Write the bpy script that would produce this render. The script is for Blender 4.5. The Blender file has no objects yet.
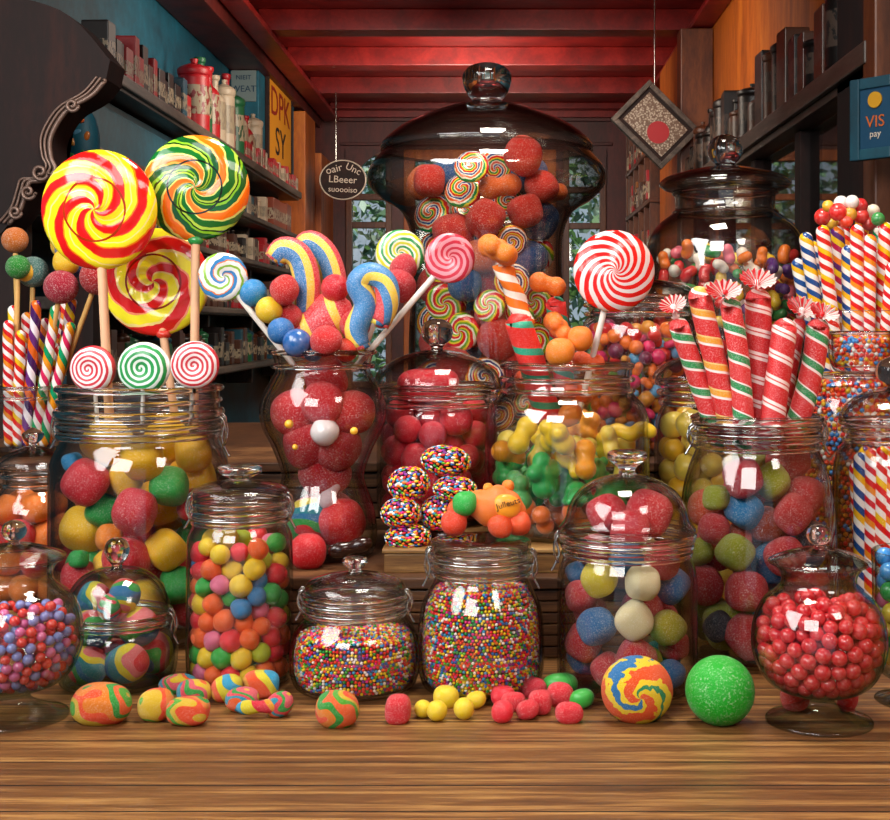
import bpy, bmesh, math, random
import numpy as np
from mathutils import Vector, Matrix, Euler, Quaternion
S = bpy.context.scene
COL = S.collection
PI = math.pi
random.seed(7)
# ------------------------------------------------------------------ camera
CZ, F = 0.41, 1300.0            # eye height over the table top, focal length in px of the 890x820 frame
def X(px, Y): return (px - 500.0) * Y / F
def Z(py, Y): return CZ - (py - 325.0) * Y / F
def P(px, py, Y): return Vector((X(px, Y), Y, Z(py, Y)))
cd = bpy.data.cameras.new('camera'); cam = bpy.data.objects.new('camera', cd); COL.objects.link(cam)
cam.location = (0, 0, CZ); cam.rotation_euler = (PI/2, 0, 0)
cd.sensor_fit = 'HORIZONTAL'; cd.sensor_width = 36; cd.lens = 36*F/890
cd.shift_x = -(500-445)/890; cd.shift_y = -(410-325)/890
cd.clip_start = .05; cd.clip_end = 200
S.camera = cam
S.view_settings.view_transform = 'Standard'; S.view_settings.look = 'None'
S.view_settings.gamma = 1; S.view_settings.use_curve_mapping = False
S.view_settings.exposure = 0.18
cy = S.cycles
cy.transparent_max_bounces = 40; cy.max_bounces = 12; cy.transmission_bounces = 10; cy.glossy_bounces = 4; cy.diffuse_bounces = 3
cy.caustics_reflective = False; cy.caustics_refractive = False; cy.sample_clamp_indirect = 4
cy.use_denoising = True

# ------------------------------------------------------------------ materials
def lin(h):
    if not isinstance(h, str): return tuple(h)[:3]
    h = h.lstrip('#'); c = [int(h[i:i+2], 16)/255 for i in (0, 2, 4)]
    return tuple(x/12.92 if x <= .04045 else ((x+.055)/1.055)**2.4 for x in c)
def rgba(h): return (*lin(h), 1)
class G:
    """little node-graph writer"""
    def __init__(s, name):
        s.m = bpy.data.materials.new(name); s.m.use_nodes = True; s.t = s.m.node_tree; s.t.nodes.clear()
        s.out = s.t.nodes.new('ShaderNodeOutputMaterial')
    def n(s, typ, ins=None, **props):
        nd = s.t.nodes.new('ShaderNode'+typ)
        for k, v in props.items(): setattr(nd, k, v)
        for k, v in (ins or {}).items(): s.put(nd.inputs[k], v)
        return nd
    def put(s, sock, v):
        if isinstance(v, bpy.types.NodeSocket): s.t.links.new(v, sock)
        elif isinstance(v, bpy.types.Node): s.t.links.new(v.outputs[0], sock)
        else: sock.default_value = v
    def ma(s, op, a, b=0.0, c=0.0):
        nd = s.t.nodes.new('ShaderNodeMath'); nd.operation = op
        s.put(nd.inputs[0], a); s.put(nd.inputs[1], b)
        if op in ('MULTIPLY_ADD', 'COMPARE', 'WRAP'): s.put(nd.inputs[2], c)
        return nd.outputs[0]
    def mix(s, f, a, b, typ='RGBA', blend='MIX'):
        nd = s.t.nodes.new('ShaderNodeMix'); nd.data_type = typ
        if typ == 'RGBA': nd.blend_type = blend; i, o = (0, 6, 7), 2
        else: i, o = (0, 2, 3), 0
        for k, v in zip(i, (f, a, b)): s.put(nd.inputs[k], v)
        return nd.outputs[o]
    def ramp(s, f, stops, interp='CONSTANT'):
        nd = s.t.nodes.new('ShaderNodeValToRGB'); cr = nd.color_ramp; cr.interpolation = interp
        while len(cr.elements) < len(stops): cr.elements.new(.5)
        for e, (p, c) in zip(cr.elements, stops): e.position = p; e.color = rgba(c)
        s.put(nd.inputs[0], f); return nd.outputs[0]
    def bsdf(s, col, rough=.4, **kw):
        b = s.n('BsdfPrincipled'); s.put(b.inputs['Base Color'], col); s.put(b.inputs['Roughness'], rough)
        for k, v in kw.items(): s.put(b.inputs[k.replace('_', ' ')], v)
        s.t.links.new(b.outputs[0], s.out.inputs[0]); return b
    def bump(s, h, st=.3, d=.001):
        return s.n('Bump', {'Height': h, 'Strength': st, 'Distance': d}).outputs[0]
def plain(name, c, rough=.4, **kw):
    g = G(name); g.bsdf(rgba(c), rough, **kw); return g.m
def even(cols):
    return [(i/len(cols), c) for i, c in enumerate(cols)]
def weighted(ws):
    t = sum(w for w, _ in ws); p = 0; out = []
    for w, c in ws: out.append((p/t, c)); p += w
    return out
def oxyz(g):
    tc = g.n('TexCoord'); sp = g.n('SeparateXYZ', {0: tc.outputs['Object']})
    return tc.outputs['Object'], sp.outputs[0], sp.outputs[1], sp.outputs[2]
def sugar_layer(g, base, amt=.55, scale=16, rough=.5, bump=.5):
    """sugar crystals over a base colour; object space is unit radius"""
    o = g.n('TexCoord').outputs['Object']
    nz = g.n('TexNoise', {'Vector': o, 'Scale': scale*1.3, 'Detail': 3.0, 'Roughness': .85})
    big = g.n('TexNoise', {'Vector': o, 'Scale': 2.2, 'Detail': 2.0})
    w = g.ma('MULTIPLY', g.n('MapRange', {0: nz.outputs[0], 1: .535, 2: .63, 3: 0., 4: 1.}), g.n('MapRange', {0: big.outputs[0], 1: .35, 2: .65, 3: .4, 4: 1.}))
    col = g.mix(g.ma('MULTIPLY', w, amt), g.n('HueSaturation', {'Saturation': 1.12, 'Value': .93, 'Color': base}).outputs[0], (1, .96, .93, 1))
    g.bsdf(col, rough, Specular_IOR_Level=.45, Sheen_Weight=.08, Sheen_Roughness=.4, Normal=g.bump(nz.outputs[0], bump, .03))
    return g.m
def sugar_mat(name, amt=.62, scale=11, **k):
    g = G(name); return sugar_layer(g, g.n('ObjectInfo').outputs['Color'], amt, scale, **k)
M = {}
M['sugar'] = sugar_mat('sugared_jelly')
M['sugar_fine'] = sugar_mat('fine_sugared_jelly', .36, 11, bump=.3, rough=.38)
M['sugar_heavy'] = sugar_mat('coarse_sugar', .85, 8, bump=.7)
g = G('glossy_shell'); o_, *_r = oxyz(g)
nz = g.n('TexNoise', {'Vector': o_, 'Scale': 2.0, 'Detail': 3.0})
g.bsdf(g.mix(g.n('MapRange', {0: nz.outputs[0], 1: .35, 2: .75, 3: 0., 4: .1}), g.n('ObjectInfo').outputs['Color'], (1, .9, .85, 1)), .22, Coat_Weight=.4, Coat_Roughness=.1); M['shell'] = g.m
g = G('clear_gummy'); o_, *_r = oxyz(g)
nz = g.n('TexNoise', {'Vector': o_, 'Scale': 40.0, 'Detail': 2.0})
g.bsdf(g.n('ObjectInfo').outputs['Color'], .38, Coat_Weight=.25, Sheen_Weight=.15, Normal=g.bump(nz.outputs[0], .12, .02)); M['gummy'] = g.m
def patches(name, cols, scale=.75, warp=.5, amt=.4):
    g = G(name); o, x, y, z = oxyz(g)
    rnd = g.n('ObjectInfo').outputs['Random']
    nz = g.n('TexNoise', {'Vector': o, 'Scale': .9, 'Detail': 0.0}, noise_dimensions='4D'); g.put(nz.inputs['W'], g.ma('MULTIPLY', rnd, 30.))
    t = g.ma('FRACT', g.ma('ADD', g.ma('ADD', g.ma('MULTIPLY', x, .42*scale), g.ma('MULTIPLY', z, .25*scale)), g.ma('ADD', g.ma('MULTIPLY', nz.outputs[0], warp*2), rnd)))
    return sugar_layer(g, g.ramp(t, even(cols)), amt, 16)
R_, Y_, GR, BL, OR, PK = '#d81420', '#f4c81a', '#2f9a3c', '#2f7fc0', '#f07018', '#e0707c'
M['patch1'] = patches('jelly_patches_green_orange', [GR, '#ee6a3a', '#58a83c', '#d9b52a', '#ee5a3a', '#e88838'])
M['patch2'] = patches('jelly_patches_pink', ['#dc5a66', '#3c9a46', '#e0707a', '#e2c24a', '#ee6a3a', '#3790a8'])
M['patch3'] = patches('jelly_bands', ['#3aa0c8', '#dcd044', '#d94250', '#e6a03c', '#ee5a30', '#dcd044'], .6, .12)
M['patch4'] = patches('jelly_big_bands', ['#2b8c98', '#f0d838', '#ee8a90', '#e0343c', '#3c9a46', '#3a78a8'], .9, .25)
M['patch5'] = patches('sour_swirl', ['#3a80b0', '#f4d23c', '#f07028', '#f4d23c', '#2f9a5a', '#ee6a24', '#f4d23c'], .75, .55, .3)
def _later(): pass
def swirl(name, cols, arms=6, twist=1.4, pw=1.0, zones=None, gloss=.12, sugar=0, lines=None):
    """cols repeat round the disc, arms times; twist = turns out to the rim (local radius 1)"""
    g = G(name); o, x, y, z = oxyz(g)
    r = g.ma('SQRT', g.ma('ADD', g.ma('MULTIPLY', x, x), g.ma('MULTIPLY', y, y)))
    nz = g.n('TexNoise', {'Vector': o, 'Scale': 2.5, 'Detail': 2.0}).outputs[0]
    th = g.ma('DIVIDE', g.ma('ARCTAN2', y, x), 2*PI)
    tw = g.ma('MULTIPLY', g.ma('POWER', r, pw), twist)
    if zones:                                     # outer coil: own slant
        rz, tw2, off = zones
        inz = g.ma('LESS_THAN', r, rz)
        tw = g.ma('ADD', g.ma('MULTIPLY', inz, tw), g.ma('MULTIPLY', g.ma('SUBTRACT', 1., inz), g.ma('ADD', g.ma('MULTIPLY', g.ma('SUBTRACT', r, rz), tw2), off)))
    t = g.ma('FRACT', g.ma('ADD', g.ma('MULTIPLY', g.ma('ADD', th, tw), float(arms)), g.ma('MULTIPLY', nz, .35)))
    c = g.ramp(t, cols)
    if zones:
        c = g.mix(g.ma('LESS_THAN', g.ma('ABSOLUTE', g.ma('SUBTRACT', r, rz)), .018), c, rgba(lines or '#301008'))
    if sugar:
        sugar_layer(g, c, sugar, 20)
    else:
        g.bsdf(c, gloss, Coat_Weight=.6, Coat_Roughness=.06, Normal=g.bump(t, .25, .02))
    return g.m
M['lol_yr'] = swirl('red_yellow_swirl', weighted([(3, '#f01818'), (.5, '#ff8c10'), (1.6, '#fff020'), (.4, '#ffe88c'), (2, '#ffe81a'), (.3, '#f86018')]), 5, -.5, .75, (.52, -.5, .12), lines='#b03000')
M['lol_go'] = swirl('green_orange_swirl', weighted([(1.6, '#ff7a14'), (.4, '#ffc050'), (1.2, '#0a5a20'), (.5, '#88c828'), (.35, '#0a3a14'), (.6, '#b8e050'), (1.3, '#10702a'), (.4, '#e8f080')]), 4, -.55, .8, (.5, -.4, .2), lines='#082010')
M['lol_ry'] = swirl('yellow_red_swirl', weighted([(1.6, '#fff230'), (.4, '#ffe890'), (1.6, '#e01c1c'), (.3, '#ff9a70')]), 3, .75, .8, (.5, .7, .1), lines='#8c1800')
M['lol_rw'] = swirl('red_white_pinwheel', weighted([(1.1, '#f4201c'), (1, '#fbeeea')]), 10, -.6, .62)
M['lol_pk'] = swirl('pink_swirl', weighted([(1, '#d83048'), (1.1, '#f4a0ac')]), 5, .85, .8, gloss=.3)
M['lol_gy'] = swirl('green_yellow_swirl', weighted([(1, '#2c9a50'), (.8, '#f4f8e4'), (1, '#d8dc30'), (.8, '#f8f8d8')]), 3, 1.0, .8, gloss=.3)
M['lol_bw'] = swirl('blue_white_swirl', weighted([(1, '#2c8ad0'), (1.4, '#f0f8f4'), (.8, '#8cc83c'), (1.2, '#eef6f0'), (.35, '#f08020')]), 2, .9, .8, gloss=.3)
M['swball'] = swirl('sour_ball_coil', weighted([(1, '#2f78b4'), (.7, '#f6d838'), (1.7, '#f0602c'), (.7, '#f6d838'), (.6, '#1f8a5c'), (.9, '#f6d838'), (1.5, '#ee5a28'), (.6, '#f6d838')]), 1, .62, .9, sugar=.22)
M['spi_red'] = swirl('red_white_spiral', weighted([(1, '#d02c3c'), (1.1, '#fbf3f3')]), 1, 5.0, 1, gloss=.4)
M['spi_grn'] = swirl('green_white_spiral', weighted([(1.1, '#149a48'), (1, '#eafaf0')]), 1, 4.6, 1, gloss=.4)
M['spi_rain'] = swirl('rainbow_spiral', weighted([(1, '#f05a1c'), (.6, '#fff4d0'), (1, '#1f9a48'), (.6, '#f8e83c'), (1, '#e42424'), (.6, '#fbf4e8'), (.7, '#1c4a9a'), (.5, '#f8f4e0')]), 1, 1.6, 1)
M['spi_rain2'] = swirl('rainbow_pinwheel', weighted([(1.2, '#e41c24'), (.7, '#fff8e8'), (.8, '#78b820'), (.7, '#f8e030')]), 4, .6, .8)
M['spi_blu'] = swirl('navy_rainbow_spiral', weighted([(.8, '#183c7c'), (.6, '#fffaf0'), (.8, '#f0801c'), (.5, '#f8e040'), (.7, '#e03020'), (.5, '#fffaf0')]), 1, 2.1, 1)
def stick(name, cols, n=1, k=30., gloss=.2, sugar=0, warp=0.):
    g = G(name); uv = g.n('TexCoord').outputs['UV']; sp = g.n('SeparateXYZ', {0: uv})
    t = g.ma('ADD', g.ma('MULTIPLY', sp.outputs[0], float(n)), g.ma('MULTIPLY', sp.outputs[1], k))
    if warp:
        nz = g.n('TexNoise', {'Vector': uv, 'Scale': 12.}); t = g.ma('ADD', t, g.ma('MULTIPLY', nz.outputs[0], warp))
    c = g.ramp(g.ma('FRACT', t), cols)
    nz = g.n('TexNoise', {'Vector': g.n('TexCoord').outputs['Object'], 'Scale': 900., 'Detail': 2.}).outputs[0]
    if sugar: c = g.mix(g.ma('MULTIPLY', g.n('MapRange', {0: nz, 1: .5, 2: .68}), sugar), c, (1, .95, .92, 1))
    g.bsdf(c, .45 if sugar else gloss, Coat_Weight=0 if sugar else .5, Normal=g.bump(nz, .3 if sugar else .05, .0006))
    return g.m
M['st_rgw'] = stick('red_green_peppermint', weighted([(3.2, '#dc1a1e'), (.5, '#fdf0ea'), (1.3, '#14904a'), (.3, '#fdf0ea')]), 1, 28, sugar=.35)
M['st_ryw'] = stick('red_yellow_peppermint', weighted([(3.2, '#dc1a1e'), (.5, '#fdf0ea'), (1.1, '#f4a822'), (.3, '#f8d880')]), 1, 30, sugar=.3)
M['st_rw'] = stick('red_white_banded', weighted([(3.4, '#d41a20'), (.7, '#fbe4de'), (.3, '#d84840'), (.7, '#fbe4de')]), 1, 34, sugar=.2)
M['st_orw'] = stick('orange_white_twist', weighted([(1.2, '#f47c28'), (1, '#fff3e4')]), 2, 40)
M['st_rt'] = stick('red_teal_twist', weighted([(2.6, '#e82820'), (.9, '#22a884')]), 1, 26, sugar=.15)
def many(*c): return weighted([(1, x) for x in c])
M['st_a'] = stick('rock_yellow_red', many('#e02a1c', '#fff6ee', '#e8241c', '#f6c418', '#fff6ee'), 1, 22)
M['st_b'] = stick('rock_blue_yellow', many('#1c4a8c', '#fdf6ea', '#f2b81c', '#1c4a8c', '#f0e8e0'), 1, 20)
M['st_c'] = stick('rock_red_white', many('#e0201c', '#fbf4f0', '#d81c28', '#fbf4f0', '#f09020'), 1, 24)
M['st_d'] = stick('rock_orange_purple', many('#f0801c', '#fff6ee', '#c02050', '#f8d020', '#5c2470'), 1, 18)
M['st_e'] = stick('rock_green_pink', many('#109a60', '#fff6ee', '#e0245c', '#fff6ee', '#f4a01c'), 1, 16)
M['st_f'] = stick('rock_purple', many('#6a2878', '#fff4fa', '#4a1c60', '#e86818'), 1, 14)
M['st_g'] = stick('rock_blue', many('#1c84c8', '#fffaf0', '#f4c81c', '#fffaf0', '#e83028'), 1, 14)
M['cane_long'] = stick('lengthwise_blue_yellow_red', weighted([(1.3, '#2c7cb8'), (.9, '#f2cc3c'), (1.6, '#d42c3c'), (.8, '#f2cc3c'), (1.3, '#2c7cb8'), (.9, '#f2cc3c'), (1.6, '#d42c3c'), (.8, '#f2cc3c')]), 1, 0, sugar=.45)
M['cane_blue'] = stick('lengthwise_blue_yellow', many('#2a80bc', '#f0d444', '#2a80bc', '#d8343c', '#d8343c', '#f0d444', '#2a80bc', '#2a80bc'), 1, 4, sugar=.35)
M['roll'] = stick('red_yellow_roll', weighted([(3, '#d8202c'), (1.1, '#f4cc30')]), 1, 22, sugar=.45)
M['tan'] = plain('paper_stick', '#e8b890', .6)
M['white_stick'] = plain('white_paper_stick', '#f2ece2', .5)
M['wood_stick'] = plain('pale_wood_stick', '#d8a860', .6)
M['choc'] = plain('dark_chocolate', '#2a1008', .25, Coat_Weight=.3)
# metals, glass
M['steel'] = plain('wire_steel', '#b8b8b4', .22, Metallic=1.)
def thin_glass(name, clear=(.985, .985, .98), edge=(.03, .03, .03), F0=.034, rough=.02):
    g = G(name)
    f = g.n('LayerWeight', {'Blend': .5}).outputs['Facing']
    p5 = g.ma('POWER', f, 4.5); p3 = g.ma('POWER', f, 2.6)
    tr = g.n('BsdfTransparent', {'Color': g.mix(p3, (*clear, 1), (*edge, 1))})
    gl = g.n('BsdfGlossy', {'Color': (1, 1, 1, 1), 'Roughness': rough})
    ms = g.n('MixShader', {0: g.ma('MULTIPLY_ADD', p5, .75, F0), 1: tr, 2: gl})
    g.t.links.new(ms.outputs[0], g.out.inputs[0]); return g.m
M['glass'] = thin_glass('clear_jar_glass')
M['glass_green'] = thin_glass('faint_green_glass', (.97, .985, .975), (.03, .22, .15))
M['glass_smoke'] = thin_glass('smoky_old_glass', (.955, .94, .91), (.03, .025, .02), .06)
M['pane'] = thin_glass('window_pane_glass', (.9, .93, .92), (.3, .3, .3), .04)
g = G('solid_glass'); b = g.n('BsdfGlass', {'Color': (.97, .98, .97, 1), 'Roughness': 0.0, 'IOR': 1.45}); g.t.links.new(b.outputs[0], g.out.inputs[0]); M['solid'] = g.m
# wood and room
def wood(name, c1, c2, c3, sc=(1, 12, 1), rough=.5, knots=3., planks=None):
    g = G(name); o = g.n('TexCoord').outputs['Object']
    mp = g.n('Mapping', {'Vector': o, 'Scale': sc}).outputs[0]
    a = g.n('TexNoise', {'Vector': mp, 'Scale': knots, 'Detail': 8., 'Roughness': .62, 'Distortion': .6}).outputs[0]
    w = g.n('TexNoise', {'Vector': mp, 'Scale': knots*9, 'Detail': 4., 'Roughness': .7}).outputs[0]
    t = g.ma('ADD', g.ma('MULTIPLY', a, .7), g.ma('MULTIPLY', w, .3))
    c = g.ramp(t, [(.32, c3), (.5, c1), (.62, c2)], 'LINEAR')
    if planks:
        ax, size, gap = planks
        s = g.n('SeparateXYZ', {0: o}).outputs[ax]
        q = g.ma('DIVIDE', s, size)
        fr = g.ma('FRACT', q); fl = g.ma('FLOOR', q)
        hue = g.ma('FRACT', g.ma('MULTIPLY', g.ma('SINE', g.ma('MULTIPLY', fl, 12.9898)), 43.7))
        c = g.mix(g.ma('MULTIPLY', g.ma('ABSOLUTE', hue), .35), c, rgba(c3))
        c = g.mix(g.ma('LESS_THAN', fr, gap), c, rgba('#0c0603'))
    g.bsdf(c, rough, Normal=g.bump(t, .35, .002)); return g.m
M['table'] = wood('oiled_table_planks', '#7a5028', '#b88a4e', '#2c1709', (1.2, 30, 1), .42, 3., (1, .062, .045))
M['crate'] = wood('dark_crate_wood', '#54331a', '#7c5430', '#1c0e06', (1.2, 1.2, 28), .5, 3.)
M['riser'] = wood('light_box_wood', '#80592c', '#b08a50', '#3a220e', (1.2, 1.2, 26), .5, 3.)
M['shelfwood'] = wood('grey_brown_shelf', '#4c4038', '#6c5c50', '#241a14', (4, .6, 4), .45, 3.)
M['redwood'] = wood('red_ceiling_paint', '#7c1412', '#92201a', '#520c0a', (3, 3, 3), .4, 2.)
M['darkred'] = wood('dark_red_panel', '#4e1410', '#5e1a14', '#2a0a08', (3, 3, 1), .5, 2.)
M['brownwood'] = wood('brown_frame_wood', '#5c2e16', '#74401f', '#2c140a', (4, 4, 1), .45, 2.)
M['orangewood'] = wood('orange_painted_wood', '#b45a18', '#c8701e', '#7c3a10', (4, 4, .8), .5, 2.)
M['teal'] = wood('teal_wall_paint', '#0d5468', '#12647a', '#083c4c', (2, 2, 2), .6, 1.2)
M['tealdark'] = wood('dark_teal_panel', '#0a3a4a', '#0e4858', '#06242e', (2, 2, 2), .6, 1.2)
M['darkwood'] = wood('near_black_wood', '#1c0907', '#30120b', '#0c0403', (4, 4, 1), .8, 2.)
M['floorm'] = wood('shop_floor', '#3c2416', '#54341e', '#180c06', (1, 8, 1), .5, 2., (0, .12, .03))
g = G('leaf_green'); rp = g.n('NewGeometry').outputs['Random Per Island']
g.bsdf(g.ramp(rp, even(['#5c8a3c', '#88b060', '#3c6a34', '#a8c890', '#6c9a70', '#c8dcc0', '#2c5030', '#7ca4a0']), 'LINEAR'), .5); M['leaf'] = g.m
def sprinkle_mat(name, cols, gloss=.3):
    g = G(name); g.bsdf(g.ramp(g.n('NewGeometry').outputs['Random Per Island'], even(cols)), gloss); return g.m
RAIN = ['#e81c28', '#f6d21c', '#1c9a3c', '#fdf4ec', '#1c6ab8', '#f07a14', '#e8208c', '#f6d21c', '#e81c28', '#7c2c90', '#fdf4ec', '#f04428', '#58b828', '#28a0d0', '#f6d21c', '#e8281c']
M['sprk'] = sprinkle_mat('rainbow_sprinkles', RAIN)
M['sprk2'] = sprinkle_mat('orange_red_blue_sprinkles', ['#e84818', '#d82820', '#3c8ad0', '#f0a020', '#e84818', '#e8e8e0', '#d83020', '#4c94d8', '#e06018', '#d8b020'])
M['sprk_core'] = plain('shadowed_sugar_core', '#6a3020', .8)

# ------------------------------------------------------------------ mesh builders
def mk(bm, name, smooth=True):
    me = bpy.data.meshes.new(name)
    if smooth:
        for f in bm.faces: f.smooth = True
    bm.to_mesh(me); bm.free(); return me
def setmat(o, m):
    if not o.data.materials: o.data.materials.append(None)
    o.material_slots[0].link = 'OBJECT'; o.material_slots[0].material = m
def ob(name, me, mat=None, parent=None, loc=(0, 0, 0), rot=(0, 0, 0), sc=(1, 1, 1), color=None, label=None, cat=None, group=None, kind=None):
    o = bpy.data.objects.new(name, me); COL.objects.link(o)
    o.location = loc; o.rotation_euler = rot; o.scale = sc if hasattr(sc, '__len__') else (sc, sc, sc)
    if parent: o.parent = parent
    if mat: setmat(o, mat)
    if color is not None: o.color = rgba(color)
    tag(o, label, cat, group, kind); return o
def tag(o, label=None, cat=None, group=None, kind=None):
    for k, v in (('label', label), ('category', cat), ('group', group), ('kind', kind)):
        if v: o[k] = v
    return o
def root(name, loc, label, cat, group=None, rot=(0, 0, 0), kind=None):
    o = bpy.data.objects.new(name, None); COL.objects.link(o); o.location = loc; o.rotation_euler = rot
    o.empty_display_size = .02
    return tag(o, label, cat, group, kind)
def crom(pts, n=5):
    out = []
    for i in range(len(pts)-1):
        p0, p1, p2, p3 = pts[max(i-1, 0)], pts[i], pts[i+1], pts[min(i+2, len(pts)-1)]
        for k in range(n):
            t = k/n
            out.append(tuple(.5*((2*b)+(-a+c)*t+(2*a-5*b+4*c-d)*t*t+(-a+3*b-3*c+d)*t**3) for a, b, c, d in zip(p0, p1, p2, p3)))
    out.append(tuple(pts[-1])); return out
def lathe_bm(prof, seg=64, bm=None):
    bm = bm or bmesh.new(); rings = []
    for r, z in prof:
        if r < 1e-5: rings.append([bm.verts.new((0, 0, z))])
        else: rings.append([bm.verts.new((r*math.cos(2*PI*k/seg), r*math.sin(2*PI*k/seg), z)) for k in range(seg)])
    for a, b in zip(rings, rings[1:]):
        for k in range(seg):
            j = (k+1) % seg
            if len(a) == 1 and len(b) == 1: continue
            if len(a) == 1: bm.faces.new((a[0], b[j], b[k]))
            elif len(b) == 1: bm.faces.new((a[k], a[j], b[0]))
            else: bm.faces.new((a[k], a[j], b[j], b[k]))
    return bm
def lathe(name, prof, seg=64): return mk(lathe_bm(prof, seg), name)
def torus_bm(R, r, rz=None, seg=64, ms=12, z=0., bm=None):
    rz = rz or r; bm = bm or bmesh.new()
    v = [[bm.verts.new(((R+r*math.cos(b*2*PI/ms))*math.cos(a*2*PI/seg), (R+r*math.cos(b*2*PI/ms))*math.sin(a*2*PI/seg), z+rz*math.sin(b*2*PI/ms))) for b in range(ms)] for a in range(seg)]
    for a in range(seg):
        for b in range(ms):
            bm.faces.new((v[a][b], v[(a+1) % seg][b], v[(a+1) % seg][(b+1) % ms], v[a][(b+1) % ms]))
    return bm
def box_bm(bm, lo, hi, bev=0.):
    vs = [bm.verts.new((x, y, z)) for x in (lo[0], hi[0]) for y in (lo[1], hi[1]) for z in (lo[2], hi[2])]
    fs = [(0, 1, 3, 2), (4, 6, 7, 5), (0, 4, 5, 1), (2, 3, 7, 6), (0, 2, 6, 4), (1, 5, 7, 3)]
    ff = [bm.faces.new([vs[i] for i in f]) for f in fs]
    if bev:
        es = set(e for f in ff for e in f.edges)
        bmesh.ops.bevel(bm, geom=list(es), offset=bev, segments=2, profile=.6, affect='EDGES')
def box(name, lo, hi, bev=0.):
    bm = bmesh.new(); box_bm(bm, lo, hi, bev); return mk(bm, name, False)
def tube(name, pts, r, seg=12, ridges=0, amp=0., twist=0., caps=True, smooth_n=0, bm=None):
    """pts: Vectors; r: number or list; UV u around, v metres along; ridges twisted with `twist` turns per metre"""
    rs = list(r) if hasattr(r, '__len__') else [r]*len(pts)
    if smooth_n:
        q = crom([(*p, rr) for p, rr in zip(pts, rs)], smooth_n); pts = [Vector(a[:3]) for a in q]; rs = [a[3] for a in q]
    pts = [Vector(p) for p in pts]
    if caps:
        d0 = (pts[1]-pts[0]).normalized(); d1 = (pts[-1]-pts[-2]).normalized(); a, b = pts[0], pts[-1]; ra, rb = rs[0], rs[-1]
        c0 = [(a+d0*ra*(1-math.sin(t)), ra*math.cos(t)) for t in (1.5, 1.1, .7, .3)]
        c1 = [(b-d1*rb*(1-math.sin(t)), rb*math.cos(t)) for t in (.3, .7, 1.1, 1.5)]
        mid = list(zip(pts, rs)); mid[0] = (a+d0*ra, ra); mid[-1] = (b-d1*rb, rb)
        allp = c0+mid+c1; pts = [p for p, _ in allp]; rs = [q for _, q in allp]
    own = bm is None; bm = bm or bmesh.new(); uvl = bm.loops.layers.uv.verify()
    t0 = (pts[1]-pts[0]).normalized(); n = t0.orthogonal().normalized(); rings = []; L = 0.; Ls = []
    for i, p in enumerate(pts):
        t = (pts[min(i+1, len(pts)-1)]-pts[max(i-1, 0)]).normalized()
        n = (n-t*n.dot(t)).normalized(); b = t.cross(n)
        if i: L += (p-pts[i-1]).length
        Ls.append(L); ring = []
        for k in range(seg):
            a = 2*PI*k/seg
            rr = rs[i]*(1+amp*math.cos(ridges*(a+2*PI*twist*L/max(ridges, 1)))) if ridges else rs[i]
            ring.append(bm.verts.new(p+(n*math.cos(a)+b*math.sin(a))*rr))
        rings.append(ring)
    for i in range(len(rings)-1):
        for k in range(seg):
            j = (k+1) % seg
            f = bm.faces.new((rings[i][k], rings[i][j], rings[i+1][j], rings[i+1][k]))
            for lp, (u, v) in zip(f.loops, ((k/seg, Ls[i]), ((k+1)/seg, Ls[i]), ((k+1)/seg, Ls[i+1]), (k/seg, Ls[i+1]))): lp[uvl].uv = (u, v)
    bm.faces.new(rings[0][::-1]); bm.faces.new(rings[-1])
    return mk(bm, name) if own else bm
def ball_me(name, sub=3, p=2., noise=0., seed=0, flat=1.):
    bm = bmesh.new(); bmesh.ops.create_icosphere(bm, subdivisions=sub, radius=1)
    rd = random.Random(seed); ph = [(Vector((rd.uniform(-1, 1), rd.uniform(-1, 1), rd.uniform(-1, 1)))*2.2, rd.uniform(0, 6)) for _ in range(5)]
    for v in bm.verts:
        c = v.co.normalized(); k = (abs(c.x)**p+abs(c.y)**p+abs(c.z)**p)**(-1/p)
        k *= 1+noise*sum(math.sin(a.dot(c)+b) for a, b in ph)/2.5
        v.co = c*k; v.co.z *= flat
    return mk(bm, name)
ME = {'ball': ball_me('ball', 3), 'ball_hi': ball_me('ball', 4), 'ball_lo': ball_me('ball', 2)}
for i in range(4): ME['drop%d' % i] = ball_me('rounded_jelly', 4, 2.9, .05, i)
for i in range(3): ME['soft%d' % i] = ball_me('soft_jelly', 4, 2.3, .09, 10+i)
def blob(name, balls, vox=.12, sm=4):
    """union of spheres melted together: balls = [(x,y,z,r)] in unit space"""
    bm = bmesh.new()
    for x, y, z, r in balls:
        bmesh.ops.create_icosphere(bm, subdivisions=3, radius=r, matrix=Matrix.Translation((x, y, z)))
    me = mk(bm, name); o = bpy.data.objects.new('tmp', me); COL.objects.link(o)
    m = o.modifiers.new('r', 'REMESH'); m.mode = 'VOXEL'; m.voxel_size = vox; m.use_smooth_shade = True
    s = o.modifiers.new('s', 'SMOOTH'); s.factor = .6; s.iterations = sm
    dg = bpy.context.evaluated_depsgraph_get(); out = bpy.data.meshes.new_from_object(o.evaluated_get(dg)); out.name = name
    bpy.data.objects.remove(o); 
    for p in out.polygons: p.use_smooth = True
    return out
def chain(pts, r0, r1=None, n=7):
    r1 = r1 or r0; q = crom(pts, n); return [(*p[:3], r0+(r1-r0)*i/(len(q)-1)) for i, p in enumerate(q)]
ME['worm'] = blob('gummy_worm', chain([(-1.3, 0, -.2), (-.6, .1, .35), (.2, 0, -.1), (.8, -.1, .3), (1.3, 0, .1)], .42), .11)
ME['bear'] = blob('gummy_bear', [(0, 0, 0, .62), (0, 0, .75, .5), (-.35, 0, 1.15, .22), (.35, 0, 1.15, .22), (-.6, -.25, .25, .25), (.6, -.25, .25, .25), (-.42, -.25, -.6, .3), (.42, -.25, -.6, .3)], .1)
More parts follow.
